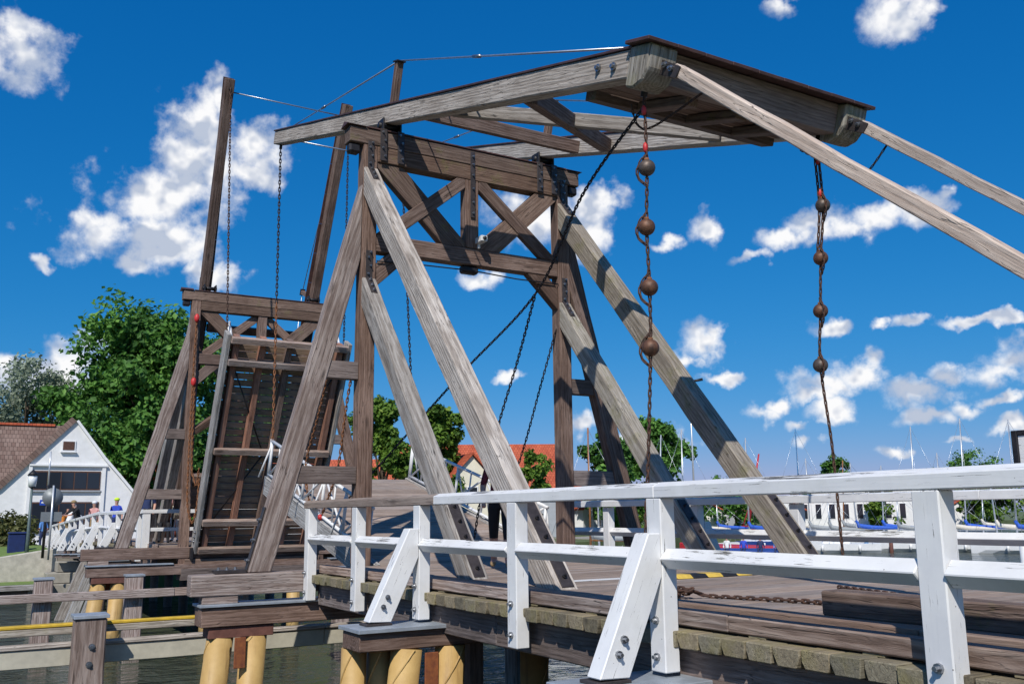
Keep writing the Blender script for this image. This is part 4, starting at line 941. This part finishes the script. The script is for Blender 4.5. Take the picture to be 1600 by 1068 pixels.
def gable_house(name, label, pos, yaw, w, dp, eave, ridge, wall, roof, windows=(), chimney=False, dormer=False, group='houses on the far bank'):
    """pos = middle of the front wall on the ground; front faces local -x, ridge runs along local x"""
    t = thing(name, pos, label, 'house', group); Mr = Matrix.Rotation(yaw, 3, 'Z')
    T = lambda p: Vector(pos) + Mr @ Vector(p)
    timber('wall', [(0, -w / 2, -1), (0, w / 2, -1), (0, w / 2, eave), (0, 0, ridge), (0, -w / 2, eave)], (dp, 0, 0), wall, t, bev=0, T=T)
    sl = math.hypot(w / 2, ridge - eave); n = Vector((0, ridge - eave, w / 2)).normalized()
    for s in (1, -1):
        oy = .35; k = (ridge - eave) / (w / 2)
        a = (-.25, s * (w / 2 + oy), eave - oy * k + .06); b = (-.25, 0.01 * s, ridge + .06)
        rp = timber('roof', [a, b, (b[0], b[1], b[2] + .16), (a[0], a[1], a[2] + .16)], (dp + .5, 0, 0), roof, t, bev=0, T=T)
    if chimney: box('chimney', (dp * .4, -.35, ridge - .8), (dp * .4 + .6, .35, ridge + .9), 'tiles_red', t, T=T)
    for (y, z, ww, hh) in windows:
        wd = box('window', (-.05, y - ww / 2, z), (.02, y + ww / 2, z + hh), 'trim_white', t, T=T, bev=.01); box('pane', (-.06, y - ww / 2 + .08, z + .08), (-.052, y + ww / 2 - .08, z + hh - .08), 'window_glass', wd, T=T, bev=0)
    if dormer:
        s = 1
        for yy in dormer:
            timber('dormer', [(dp * .5 - .9, yy, eave + .1), (dp * .5 + .9, yy, eave + .1), (dp * .5, yy, eave + 1.5)], (0, -1.5 if yy > 0 else 1.5, 0), 'plaster_grey', t, bev=0, T=T)
    return t
# white house with the wide gable at the left
H = thing('gable_house', (55, .8, -.8), 'white rendered house with steep gable and long dark windows at far left', 'house', 'houses on the far bank')
gab = [(7.6, -.9), (7.6, 1.35), (6.0, 2.05), (4.97, 2.72), (.80, 7.30), (-1.05, 4.86), (-2.2, 3.55), (-3.3, 2.25), (-4.3, 1.35), (-4.3, -.9)]
timber('gable_wall', [(55, y, z) for y, z in gab], (.35, 0, 0), 'plaster_white', H, bev=0)
timber('house_body', [(55.4, y, z - .12) for y, z in gab], (11, 0, 0), 'plaster_white', H, bev=0)
def strip(n, a, b, x0, x1, th, mat):
    d = (Vector((0, b[0] - a[0], b[1] - a[1]))).normalized(); nn = Vector((0, -d.z, d.y)); nn = nn if nn.z > 0 else -nn
    return timber(n, [(x0, *a), (x0, *b), (x0, b[0] + nn.y * th, b[1] + nn.z * th), (x0, a[0] + nn.y * th, a[1] + nn.z * th)], (x1 - x0, 0, 0), mat, H, bev=0)
for i in (1, 2, 3): strip('roof', gab[i], gab[i + 1], 55.36, 66.4, .14, 'tiles_brown')
for i in (4, 5, 6, 7): strip('roof', gab[i], gab[i + 1], 55.36, 66.4, .14, 'tiles_brown')
for i in (1, 2, 3, 4, 5, 6, 7): strip('verge_board', gab[i], gab[i + 1], 54.82, 55.35, .16 if i > 3 else .40, 'trim_white' if i > 3 else 'tiles_brown')
timber('roof', [(57.2, 1.35, 7.05), (57.2, 30, 7.05), (55.2, 30, 2.3), (55.2, 5.75, 2.3)], (0.12, 0, .12), 'tiles_brown', H, bev=0)
box('side_wall', (55.5, 7.62, -.9), (60, 30, 2.4), 'plaster_white', H, bev=0)
box('ridge_tiles', (57.1, 1.9, 7.1), (57.5, 30, 7.25), 'tiles_red', H)
box('vent_frame', (54.93, .72, 5.28), (54.99, 1.58, 6.0), 'trim_white', H); box('vent', (54.9, .80, 5.36), (54.925, 1.5, 5.93), 'wood_window', H); box('vent_sill', (54.78, .66, 5.2), (54.98, 1.64, 5.27), 'plaster_white', H)
box('cornice', (54.80, -1.35, 4.28), (54.985, 3.4, 4.4), 'plaster_white', H)
for z0, z1 in ((2.72, 3.98), (.15, 1.95)):
    wd = box('window_band', (54.94, -.95, z0), (54.99, 3.15, z1), 'wood_window', H, bev=.005)
    for k in range(5):
        y0 = -.88 + k * .80; box('pane', (54.915, y0, z0 + .1), (54.935, y0 + .72, z1 - .1), 'window_glass', wd, bev=0)
    box('sill', (54.8, -1.02, z0 - .1), (54.985, 3.22, z0 - .01), 'plaster_grey', H)
box('pilaster', (54.86, 3.2, -.9), (54.985, 3.42, 4.27), 'plaster_white', H); box('pilaster', (54.86, -1.25, -.9), (54.985, -1.02, 4.27), 'plaster_white', H)
# other houses
P = at(222, 95, -.8); gable_house('house', 'orange brick house end glimpsed below the large green tree', P, R(-20), 8, 9, 4.2, 7.2, 'tiles_red', 'tiles_red')
P = at(622, 76, -.8); gable_house('house', 'house with orange tiled roof behind the slim bright green tree', P, R(60), 8, 10, 2.2, 5.9, 'plaster_white', 'tiles_red', [(-2, .4, 1, 1.2), (1.5, .4, 1, 1.2)])
P = at(738, 62, -.8); gable_house('house', 'pale yellow gabled house with red roof edge between the two left struts', P, R(-14), 6.4, 9, 2.1, 5.5, 'plaster_yellow', 'tiles_red', [(-1.2, .3, 1.0, 1.2), (1.2, .3, 1.0, 1.2), (0, 2.6, .8, .9)])
P = at(872, 84, -.8); gable_house('house', 'long house with bright red tiled roof left of the near right post', P, R(62), 10, 14, 3.2, 7.6, 'plaster_grey', 'tiles_red', [(-2, .6, 1, 1.2), (0, .6, 1, 1.2), (2, .6, 1, 1.2)], dormer=(5.0,))
P = at(935, 92, -.8); gable_house('house', 'red roofed house end just right of the near right post', P, R(30), 7, 10, 2.2, 5.2, 'plaster_white', 'tiles_red', [(0, .4, 1, 1.2)])
P = at(802, 98, -.8); gable_house('house', 'narrow white gable peeking above the bright small tree', P, R(-20), 4.4, 8, 4.8, 8.2, 'plaster_white', 'tiles_dark')
P = at(1355, 122, -1.05); gable_house('marina_house', 'long white marina house with a row of dark windows', P + Vector((0, 0, 0)), R(-48), 17, 8, 3.9, 5.2, 'plaster_white', 'tiles_dark', [(-7.2 + 1.6 * k, .9, .8, 1.9) for k in range(10)], group='buildings at the marina')
for px, d, lb in ((1093, 112, 'small red roofed hut by the marina left of the red boat'), (1222, 118, 'small red roofed boat house behind the right outer strut'), (1516, 126, 'small red roof among trees behind the blue sail cover'), (1128, 120, 'little grey shed with red roof behind the moored boats')):
    gable_house('boat_house', lb, at(px, d, -1.05), R(-45), 5, 6, 2.1, 3.5, 'plaster_white' if d != 120 else 'plaster_grey', 'tiles_red', [(0, .5, 1.2, 1)], group='buildings at the marina')
sheet('marina_quay', [(43, -34), (59, -82), (77, -128), (82, -127), (64, -81), (49, -33)], -2.9, -1.0, 'concrete')

def sailboat(label, px, d, yaw, L=7.5, mast=9., hull='hull_white', cover='cover_blue', mastm='mast_alu', lean=0., boom=True):
    pos = at(px, d, WZ); t = thing('sailboat', pos, label, 'sailboat', 'sailing boats in the marina'); Mr = Matrix.Rotation(yaw, 3, 'Z'); T = lambda p: Vector(pos) + Mr @ Vector(p)
    bm = bmesh.new(); rows = []
    for i in range(9):
        u = i / 8; x = (u - .5) * L; w = L * .16 * (1 - max(0, u - .45) ** 2 * 3.0) * (.8 + .2 * min(1, u * 3)); w = max(w, .03); sh_ = .75 + .28 * abs(u - .35) ** 1.5
        rows.append([bm.verts.new(T((x, s * w * f, z))) for s, f, z in ((1, 1, sh_), (1, .92, .25), (1, .5, -.2), (-1, .5, -.2), (-1, .92, .25), (-1, 1, sh_))])
    for a, b in zip(rows, rows[1:]):
        for k in range(6): bm.faces.new((a[k], a[(k + 1) % 6], b[(k + 1) % 6], b[k]))
    bm.faces.new(rows[0]); bm.faces.new(rows[-1]); bmesh.ops.recalc_face_normals(bm, faces=bm.faces); mesh_obj('hull', bm, hull, t)
    cb = timber('cabin', [(-.15 * L, -.5, .72), (.2 * L, -.4, .72), (.14 * L, -.35, 1.2), (-.14 * L, -.45, 1.25)], (0, .9, 0), 'hull_white', t, bev=.04, T=T)
    for s in (1, -1): box('cabin_window', (-.08 * L, s * .47 - .02, .92), (.08 * L, s * .47 + .02, 1.08), 'window_glass', cb, T=T, bev=0)
    mx = .08 * L; tube('mast', [(mx, 0, .7), (mx - lean, 0, mast)], [.075, .05], mastm, t, 8, T=T)
    tube('spreader', [(mx - lean * .6, -.5, mast * .62), (mx - lean * .6, .5, mast * .62)], .025, mastm, t, 5, T=T)
    for p in ((L * .48, 0, .9), (-L * .48, 0, .8), (mx - .2, L * .15, .8), (mx - .2, -L * .15, .8)): tube('stay', [p, (mx - lean, 0, mast - .1)], .012, 'steel_rod', t, 4, T=T)
    if boom:
        tube('boom', [(mx, 0, 1.75), (mx - L * .42, 0, 1.7)], .05, mastm, t, 6, T=T)
        tube('sail_cover', [(mx + .05, 0, 2.5), (mx - .15, 0, 2.05), (mx - L * .15, 0, 1.9), (mx - L * .3, 0, 1.86), (mx - L * .42, 0, 1.8)], [.12, .2, .19, .15, .07], cover, t, 10, T=T)
    for k in range(4): tube('stanchion', [(-.4 * L + k * .25 * L, .15 * L * (1 if k < 3 else .6), .75), (-.4 * L + k * .25 * L, .15 * L * (1 if k < 3 else .6), 1.35)], .015, 'mast_alu', t, 4, T=T)
    for k in range(3): tube('fender', [(-.25 * L + k * .22 * L, L * .165, .15), (-.25 * L + k * .22 * L, L * .165, .65)], .11, 'plastic_white', t, 8, T=T)
    return t
for lb, px, d, yw, L, ms, hu, co, mm, ln in [
    ('wooden masted boat right of the near right post', 936, 58, 40, 7, 8.6, 'hull_white', 'cover_grey', 'mast_wood', 0), ('white masted boat beside the orange wooden mast', 948, 62, 30, 7, 6.2, 'hull_white', 'cover_cream', 'mast_alu', 0),
    ('boat whose pale leaning mast stands between right struts', 1038, 82, 35, 8, 10.0, 'hull_white', 'cover_cream', 'mast_alu', .6), ('boat with tall silver mast left of the right outer strut', 1078, 84, 40, 8, 10.6, 'hull_white', 'cover_blue', 'mast_alu', .2),
    ('boat with grey mast beside the red lifting gear', 1180, 88, -30, 8, 10.0, 'hull_blue', 'cover_blue', 'mast_alu', .1), ('boat with slim dark mast left of the right ball chain', 1262, 92, -50, 8, 11.0, 'hull_white', 'cover_cream', 'pole_blue', 0),
    ('boat with grey tarpaulin left of the blue covered boat', 1275, 88, -42, 7.5, 8.0, 'hull_white', 'cover_grey', 'mast_alu', 0), ('boat with bright blue sail cover in front of the white marina house', 1350, 90, -48, 8.5, 7.6, 'hull_white', 'cover_blue', 'mast_alu', -.2),
    ('dark blue hulled boat moored beside the blue covered boat', 1390, 92, -48, 8, 7.4, 'hull_blue', 'cover_blue', 'mast_alu', .2), ('boat with tall white mast just right of the marina house', 1440, 94, -45, 8, 11.0, 'hull_white', 'cover_cream', 'mast_alu', .3),
    ('boat with short mast right of the tall white mast', 1482, 96, -45, 7, 8.6, 'hull_white', 'cover_grey', 'mast_alu', 0), ('boat with blue sail cover at the right edge', 1520, 90, -50, 8, 11.2, 'hull_white', 'cover_blue', 'mast_alu', .3),
    ('boat with cream sail cover at the right edge', 1570, 88, -52, 8.5, 7.0, 'hull_white', 'cover_cream', 'mast_alu', -.3), ('boat with short wooden mast behind the white marina house boats', 1325, 99, -45, 7, 8.3, 'hull_white', 'cover_grey', 'mast_wood', .4)]:
    sailboat(lb, px, d, R({40: 52, 30: 48, 35: 60}.get(yw, 90 + yw + 2)), L, ms, hu, co, mm, ln)
for lb, px, d, yw, L, ms, hu, co, mm, ln in [
    ('small boat with grey cover moored below the short wooden mast', 1305, 82, 44, 6.5, 4.6, 'hull_white', 'cover_grey', 'mast_alu', 0), ('dark blue boat with pale mast at the right edge', 1545, 98, 40, 8, 4.6, 'hull_blue', 'cover_cream', 'mast_alu', .2),
    ('white boat with bare mast left of the marina house', 1232, 96, 50, 7.5, 4.6, 'hull_white', 'cover_blue', 'mast_alu', .1), ('red hulled boat behind the right inner strut', 1100, 90, 55, 7, 4.6, 'hull_red', 'cover_cream', 'mast_alu', .2),
    ('white boat with blue cover moored beyond the braced white post', 1130, 94, 46, 7.5, 4.6, 'hull_white', 'cover_blue', 'mast_alu', 0), ('white boat with cream cover beyond the last white post', 1498, 86, 36, 7.5, 4.6, 'hull_white', 'cover_cream', 'mast_alu', -.2),
    ('white boat with slim mast in front of the marina trees', 1412, 86, 42, 7, 4.6, 'hull_white', 'cover_grey', 'mast_alu', .1), ('white boat partly cut by the right edge of the photo', 1600, 84, 38, 8, 10.4, 'hull_white', 'cover_blue', 'mast_alu', .2)]:
    sailboat(lb, px, d, R(yw), L, ms, hu, co, mm, ln)
# lifting gear (red mast) and mooring poles
t = thing('red_crane', at(1168, 98, -1), 'red slanting crane boom rising above the white handrail', 'crane'); b0 = at(1168, 98, -1)
box('crane_base', b0 - Vector((.5, .5, 0)), b0 + Vector((.5, .5, .5)), 'hull_red', t); tube('crane_boom', [b0 + Vector((0, 0, .4)), b0 + Vector((-1.2, -.8, 7.6))], [.16, .08], 'hull_red', t); tube('crane_strut', [b0 + Vector((.4, .3, .5)), b0 + Vector((-.4, -.3, 3.2))], .06, 'hull_red', t)
for k, (px, d, mt) in enumerate(((1306, 84, 'pole_blue'), (1350, 82, 'pole_blue'), (1388, 83, 'rust_steel'), (1596, 40, 'plastic_white'))):
    p = at(px, d, WZ); o = tube('mooring_post', [p - Vector((0, 0, 1)), p + Vector((0, 0, 1.5 if d > 50 else 2.2))], .16 if d > 50 else .2, mt, None, 10)
    tag(o, ['blue mooring post left of the rusty chain end', 'second blue mooring post below the blue sail cover', 'rust brown mooring post below the marina house', 'white mooring post at the right edge'][k], 'mooring post', 'mooring posts in the harbour')
t = thing('street_lamp', at(1086, 90, -1), 'tall thin street lamp with small head behind the right outer strut', 'street lamp'); p = at(1086, 90, -1)
tube('pole', [p, p + Vector((0, 0, 14.2))], [.1, .06], 'mast_alu', t); tube('lamp_head', [p + Vector((0, 0, 14.15)), p + Vector((-.9, -.9, 14.35))], [.1, .14], 'iron_black', t)

# people
BODY = {}
def person(label, pos, yaw, top, legs, hair, scale=1., pose='stand', skin='skin', hat=None, shoe='cloth_black', bare_calf=False):
    pos = Vector(pos); me = bpy.data.meshes.new('person'); ob = bpy.data.objects.new('tmp', me); C.objects.link(ob)
    st = pose == 'walk'; sit = pose == 'sit'; lean_ = pose == 'lean'
    j = {}; rr = {}
    def J(n, p, r): j[n] = Vector(p); rr[n] = r
    hip = .55 if sit else .95; f = .22 if lean_ else 0
    J('pelvis', (0, 0, hip), .135); J('waist', (.02 + f * .3, 0, hip + .2), .125); J('chest', (.03 + f * .8, 0, hip + .42), .15); J('neck', (.03 + f, 0, hip + .57), .055); J('headb', (.06 + f * 1.1, 0, hip + .66), .075); J('head', (.06 + f * 1.1, 0, hip + .75), .098); J('crown', (.05 + f * 1.1, 0, hip + .82), .075)
    for s, n in ((1, 'l'), (-1, 'r')):
        stp = (.22 * s if st else .03 * s); J('sh' + n, (.03 + f * .8, s * .17, hip + .48), .065)
        if lean_: J('el' + n, (.34 + f, s * .24, hip + .24), .045); J('wr' + n, (.52 + f, s * .12, hip + .22), .032); J('ha' + n, (.60 + f, s * .09, hip + .23), .034)
        else: J('el' + n, (-.05 - stp * .4, s * .25, hip + .2), .047); J('wr' + n, (.08 - stp * .6, s * .24, hip - .02), .033); J('ha' + n, (.12 - stp * .6, s * .23, hip - .11), .038)
        J('hp' + n, (0, s * .09, hip - .04), .11)
        if sit: J('kn' + n, (.42, s * .12, hip + .02), .07); J('an' + n, (.45, s * .12, .1), .045)
        else: J('kn' + n, (.04 + stp * .7, s * .1, .5), .075); J('an' + n, (stp * 1.1 - .03, s * .1, .09), .045)
        a = j['an' + n]; J('to' + n, (a.x + .17, a.y + s * .02, .045), .045)
    E_ = [('pelvis', 'waist'), ('waist', 'chest'), ('chest', 'neck'), ('neck', 'headb'), ('headb', 'head'), ('head', 'crown')]
    for n in 'lr': E_ += [('chest', 'sh' + n), ('sh' + n, 'el' + n), ('el' + n, 'wr' + n), ('wr' + n, 'ha' + n), ('pelvis', 'hp' + n), ('hp' + n, 'kn' + n), ('kn' + n, 'an' + n), ('an' + n, 'to' + n)]
    key_ = pose
    names = list(j); me.from_pydata([j[n] for n in names], [(names.index(a), names.index(b)) for a, b in E_], [])
    md = ob.modifiers.new('skin', 'SKIN'); ss = ob.modifiers.new('sub', 'SUBSURF'); ss.levels = ss.render_levels = 2
    for i, n in enumerate(names): me.skin_vertices[0].data[i].radius = (rr[n], rr[n]); me.skin_vertices[0].data[i].use_root = (n == 'pelvis')
    if pose not in BODY:
        dg = bpy.context.evaluated_depsgraph_get(); BODY[pose] = bpy.data.meshes.new_from_object(ob.evaluated_get(dg))
    nm = BODY[pose].copy(); bpy.data.objects.remove(ob)
    for a in (skin, top, legs, hair, shoe): nm.materials.append(MAT[a])
    for p in nm.polygons:
        c = p.center; p.use_smooth = True; k = 1
        if c.z > hip + .6: k = 3 if (c.z > hip + .78 or c.x < j['head'].x - .035) else 0
        elif c.z > hip + .545 and abs(c.y) < .07: k = 0
        elif abs(c.y) > .19 and c.z < hip + .22 and not sit: k = 0
        elif lean_ and c.x > .32 + f: k = 0
        elif c.z < .085: k = 4
        elif bare_calf and c.z < .42: k = 0
        elif c.z < hip + .06: k = 2
        p.material_index = k
    t = thing('person', pos, label, 'person', 'people on and around the bridge'); nm.name = 'body'
    M = Matrix.Translation(pos) @ Matrix.Rotation(yaw, 4, 'Z') @ Matrix.Scale(scale, 4)
    o = bpy.data.objects.new('body', nm); C.objects.link(o); o.matrix_basis = M; attach(o, t)
    hd = M @ j['head']
    if hat: ball('hat', hd + Vector((0, 0, .07 * scale)), .118 * scale, hat, o, sz=.72)
    for s in (.035, -.035): ball('eye', M @ (j['head'] + Vector((.088, s, .005))), .012 * scale, 'cloth_black', o, sub=1)
    ball('nose', M @ (j['head'] + Vector((.102, 0, -.025))), .016 * scale, skin, o, sub=1)
    return t
person('person in black clothes and tan sandals walking on the deck behind the outer left strut', (-2.15, .71, DZ + .01), R(150), 'cloth_red', 'cloth_black', 'hair_dark', 1.0, 'walk', shoe='cloth_tan', bare_calf=True)
fz = lambda x: DZ + fdrop(x)
def rail_person(px, x, label, top, legs, hair, hat=None, pose='stand', dy=-.4, yaw=170, sc=1.):
    d = (FWD + RGT * ((px - 800) / 1452.143) - UPV * (.18)); k = (x - CAM.x) / d.x
    person(label, (x, CAM.y + d.y * k, fz(x) if x < 44 else -.8), R(yaw), top, legs, hair, sc, pose, hat=hat)
rail_person(182, 30.0, 'cyclist with lime green helmet and blue jacket on the far deck', 'cloth_royal', 'cloth_navy', 'hair_dark', hat='cloth_lime', sc=.98)
rail_person(124, 33, 'person in black shirt and pale cap leaning over the far railing', 'cloth_black', 'cloth_navy', 'hair_grey', hat='cloth_tan', pose='lean', yaw=120)
rail_person(108, 35, 'white haired person in white shirt leaning at the far railing', 'cloth_white', 'cloth_tan', 'hair_grey', pose='lean', yaw=-60, sc=.97)
rail_person(96, 38, 'person in orange shirt at the end of the far railing', 'cloth_orange', 'cloth_tan', 'hair_dark', pose='lean', yaw=-100, sc=.95)
rail_person(70, 44.5, 'person in light blue shirt beside the street signs', 'cloth_blue', 'cloth_navy', 'hair_dark', yaw=30)
rail_person(148, 30.5, 'person with white cap behind the far railing', 'cloth_pink', 'cloth_tan', 'hair_grey', hat='cloth_white', yaw=150, sc=.92)
rail_person(228, 17.2, 'person in dark blue jacket behind the far left tie beam', 'cloth_navy', 'cloth_black', 'hair_dark', yaw=160, sc=1.02)
rail_person(258, 16.6, 'person in black beside the short barrier below the far portal', 'cloth_black', 'cloth_black', 'hair_dark', yaw=170, pose='sit')
rail_person(276, 16.9, 'person in pale pink shirt beside the far left post', 'cloth_pink', 'cloth_white', 'hair_grey', yaw=150, sc=.95)
# boat full of people by the right strut
p0 = at(1160, 66, WZ); t = thing('passenger_boat', p0, 'red and white open boat carrying colourful passengers behind the right outer strut', 'boat'); yw = R(-52); Mr = Matrix.Rotation(yw, 3, 'Z'); T = lambda p: p0 + Mr @ Vector(p)
timber('hull', [(-.9, -4.2, .7), (.9, -4.2, .7), (1.0, 3.2, .7), (0, 5.0, .95), (-1.0, 3.2, .7)], (0, 0, -.8), 'hull_white', t, bev=.05, T=T)
timber('red_hull', [(1.2, -3.4, 1.0), (2.6, -3.4, 1.0), (2.7, 3.4, 1.05), (1.9, 4.8, 1.3), (1.1, 3.4, 1.05)], (0, 0, -1.1), 'hull_red', t, bev=.05, T=T); box('bench', (-.5, -3.6, .71), (.5, 3.0, .95), 'hull_blue', t, T=T)
for k, (y, tp, hr) in enumerate(((-3.2, 'cloth_pink', 'hair_dark'), (-2.2, 'cloth_blue', 'hair_dark'), (-1.1, 'cloth_navy', 'hair_grey'), (0, 'cloth_royal', 'hair_dark'), (1.1, 'cloth_white', 'hair_grey'), (2.3, 'cloth_orange', 'hair_dark'))):
    person(['passenger in pink shirt, first in the open boat', 'passenger in light blue shirt in the open boat', 'grey haired passenger in navy shirt in the open boat', 'passenger in royal blue shirt in the open boat', 'passenger in white shirt in the open boat', 'passenger in orange life vest at the bow of the open boat'][k], T((-.3, y, .42)), yw + R(180), tp, 'cloth_navy', hr, .95, 'sit')

# street furniture at the far end
p = at(47, 47.5, -.8); t = thing('street_lamp', p, 'green lamp post with white lantern and dark cap in front of the white house', 'street lamp')
tube('pole', [p, p + Vector((0, 0, 1.0)), p + Vector((0, 0, 3.05))], [.09, .07, .05], 'lamp_green', t); tube('lantern', [p + Vector((0, 0, 3.1)), p + Vector((0, 0, 3.6))], [.15, .20], 'lamp_glass', t, 12); tube('lamp_cap', [p + Vector((0, 0, 3.6)), p + Vector((0, 0, 3.72)), p + Vector((0, 0, 3.85))], [.24, .15, .03], 'iron_black', t, 12); tube('collar', [p + Vector((0, 0, 3.02)), p + Vector((0, 0, 3.1))], [.06, .16], 'iron_black', t, 12)
p = at(72, 46, -.8); t = thing('street_sign', p, 'dark pole with blue street name plate before the white house', 'sign')
tube('pole', [p, p + Vector((0, 0, 3.1))], .06, 'iron_black', t); tube('pole_top', [p + Vector((0, 0, 3.1)), p + Vector((0, 0, 4.6))], .035, 'mast_alu', t); a = p + Vector((-.08, 0, 2.25))
box('name_plate', a + Vector((0, -.32, 0)), a + Vector((.02, .28, .24)), 'sign_blue', t); box('plate_lettering', a + Vector((-.006, -.26, .09)), a + Vector((-.003, .22, .16)), 'plastic_white', t, bev=0)
p = at(81, 44, -.8); t = thing('traffic_sign', p, 'grey post with round and square sign backs at the railing end', 'sign'); tube('pole', [p, p + Vector((0, 0, 3.05))], .04, 'mast_alu', t)
tube('round_sign', [p + Vector((.06, 0, 2.55)), p + Vector((.08, 0, 2.55))], .40, 'sign_grey', t, 24); box('square_sign', p + Vector((.05, -.4, 1.55)), p + Vector((.07, .4, 1.95)), 'sign_grey', t)
p = at(30, 48.5, -.8); t = thing('waste_bin', p, 'dark blue bin beside the lamp post', 'bin'); box('bin_body', p + Vector((-.3, -.35, 0)), p + Vector((.3, .35, 1.0)), 'bin_blue', t, bev=.04); box('bin_lid', p + Vector((-.34, -.38, 1.002)), p + Vector((.34, .38, 1.1)), 'bin_blue', t, bev=.03)
# notice board at the right edge
t = thing('notice_board', (-7.35, -3.35, 1.2), 'white notice board in a black frame at the right edge', 'sign')
box('board', (-9.2, -3.36, 1.38), (-7.42, -3.33, 1.74), 'white_paint', t); box('post', (-8.4, -3.42, -.3), (-8.3, -3.37, 1.4), 'iron_black', t)
for nm, lo, hi in (('frame_side', (-7.42, -3.38, 1.32), (-7.35, -3.31, 1.80)), ('frame_top', (-9.2, -3.38, 1.742), (-7.421, -3.31, 1.80)), ('frame_bottom', (-9.2, -3.38, 1.32), (-7.421, -3.31, 1.378))): box(nm, lo, hi, 'iron_black', t)
for k, pts in enumerate(([(0, 0, .0), (-.02, 0, .22), (-.05, 0, .25)], [(-.09, 0, .25), (-.08, 0, .05), (-.12, 0, .0), (-.16, 0, .05)], [(-.22, 0, .0), (-.22, 0, .24)])):
    tube('lettering', [Vector((-7.52, -3.327, 1.43)) + Vector(q) for q in pts], .011, 'iron_black', t, 6)
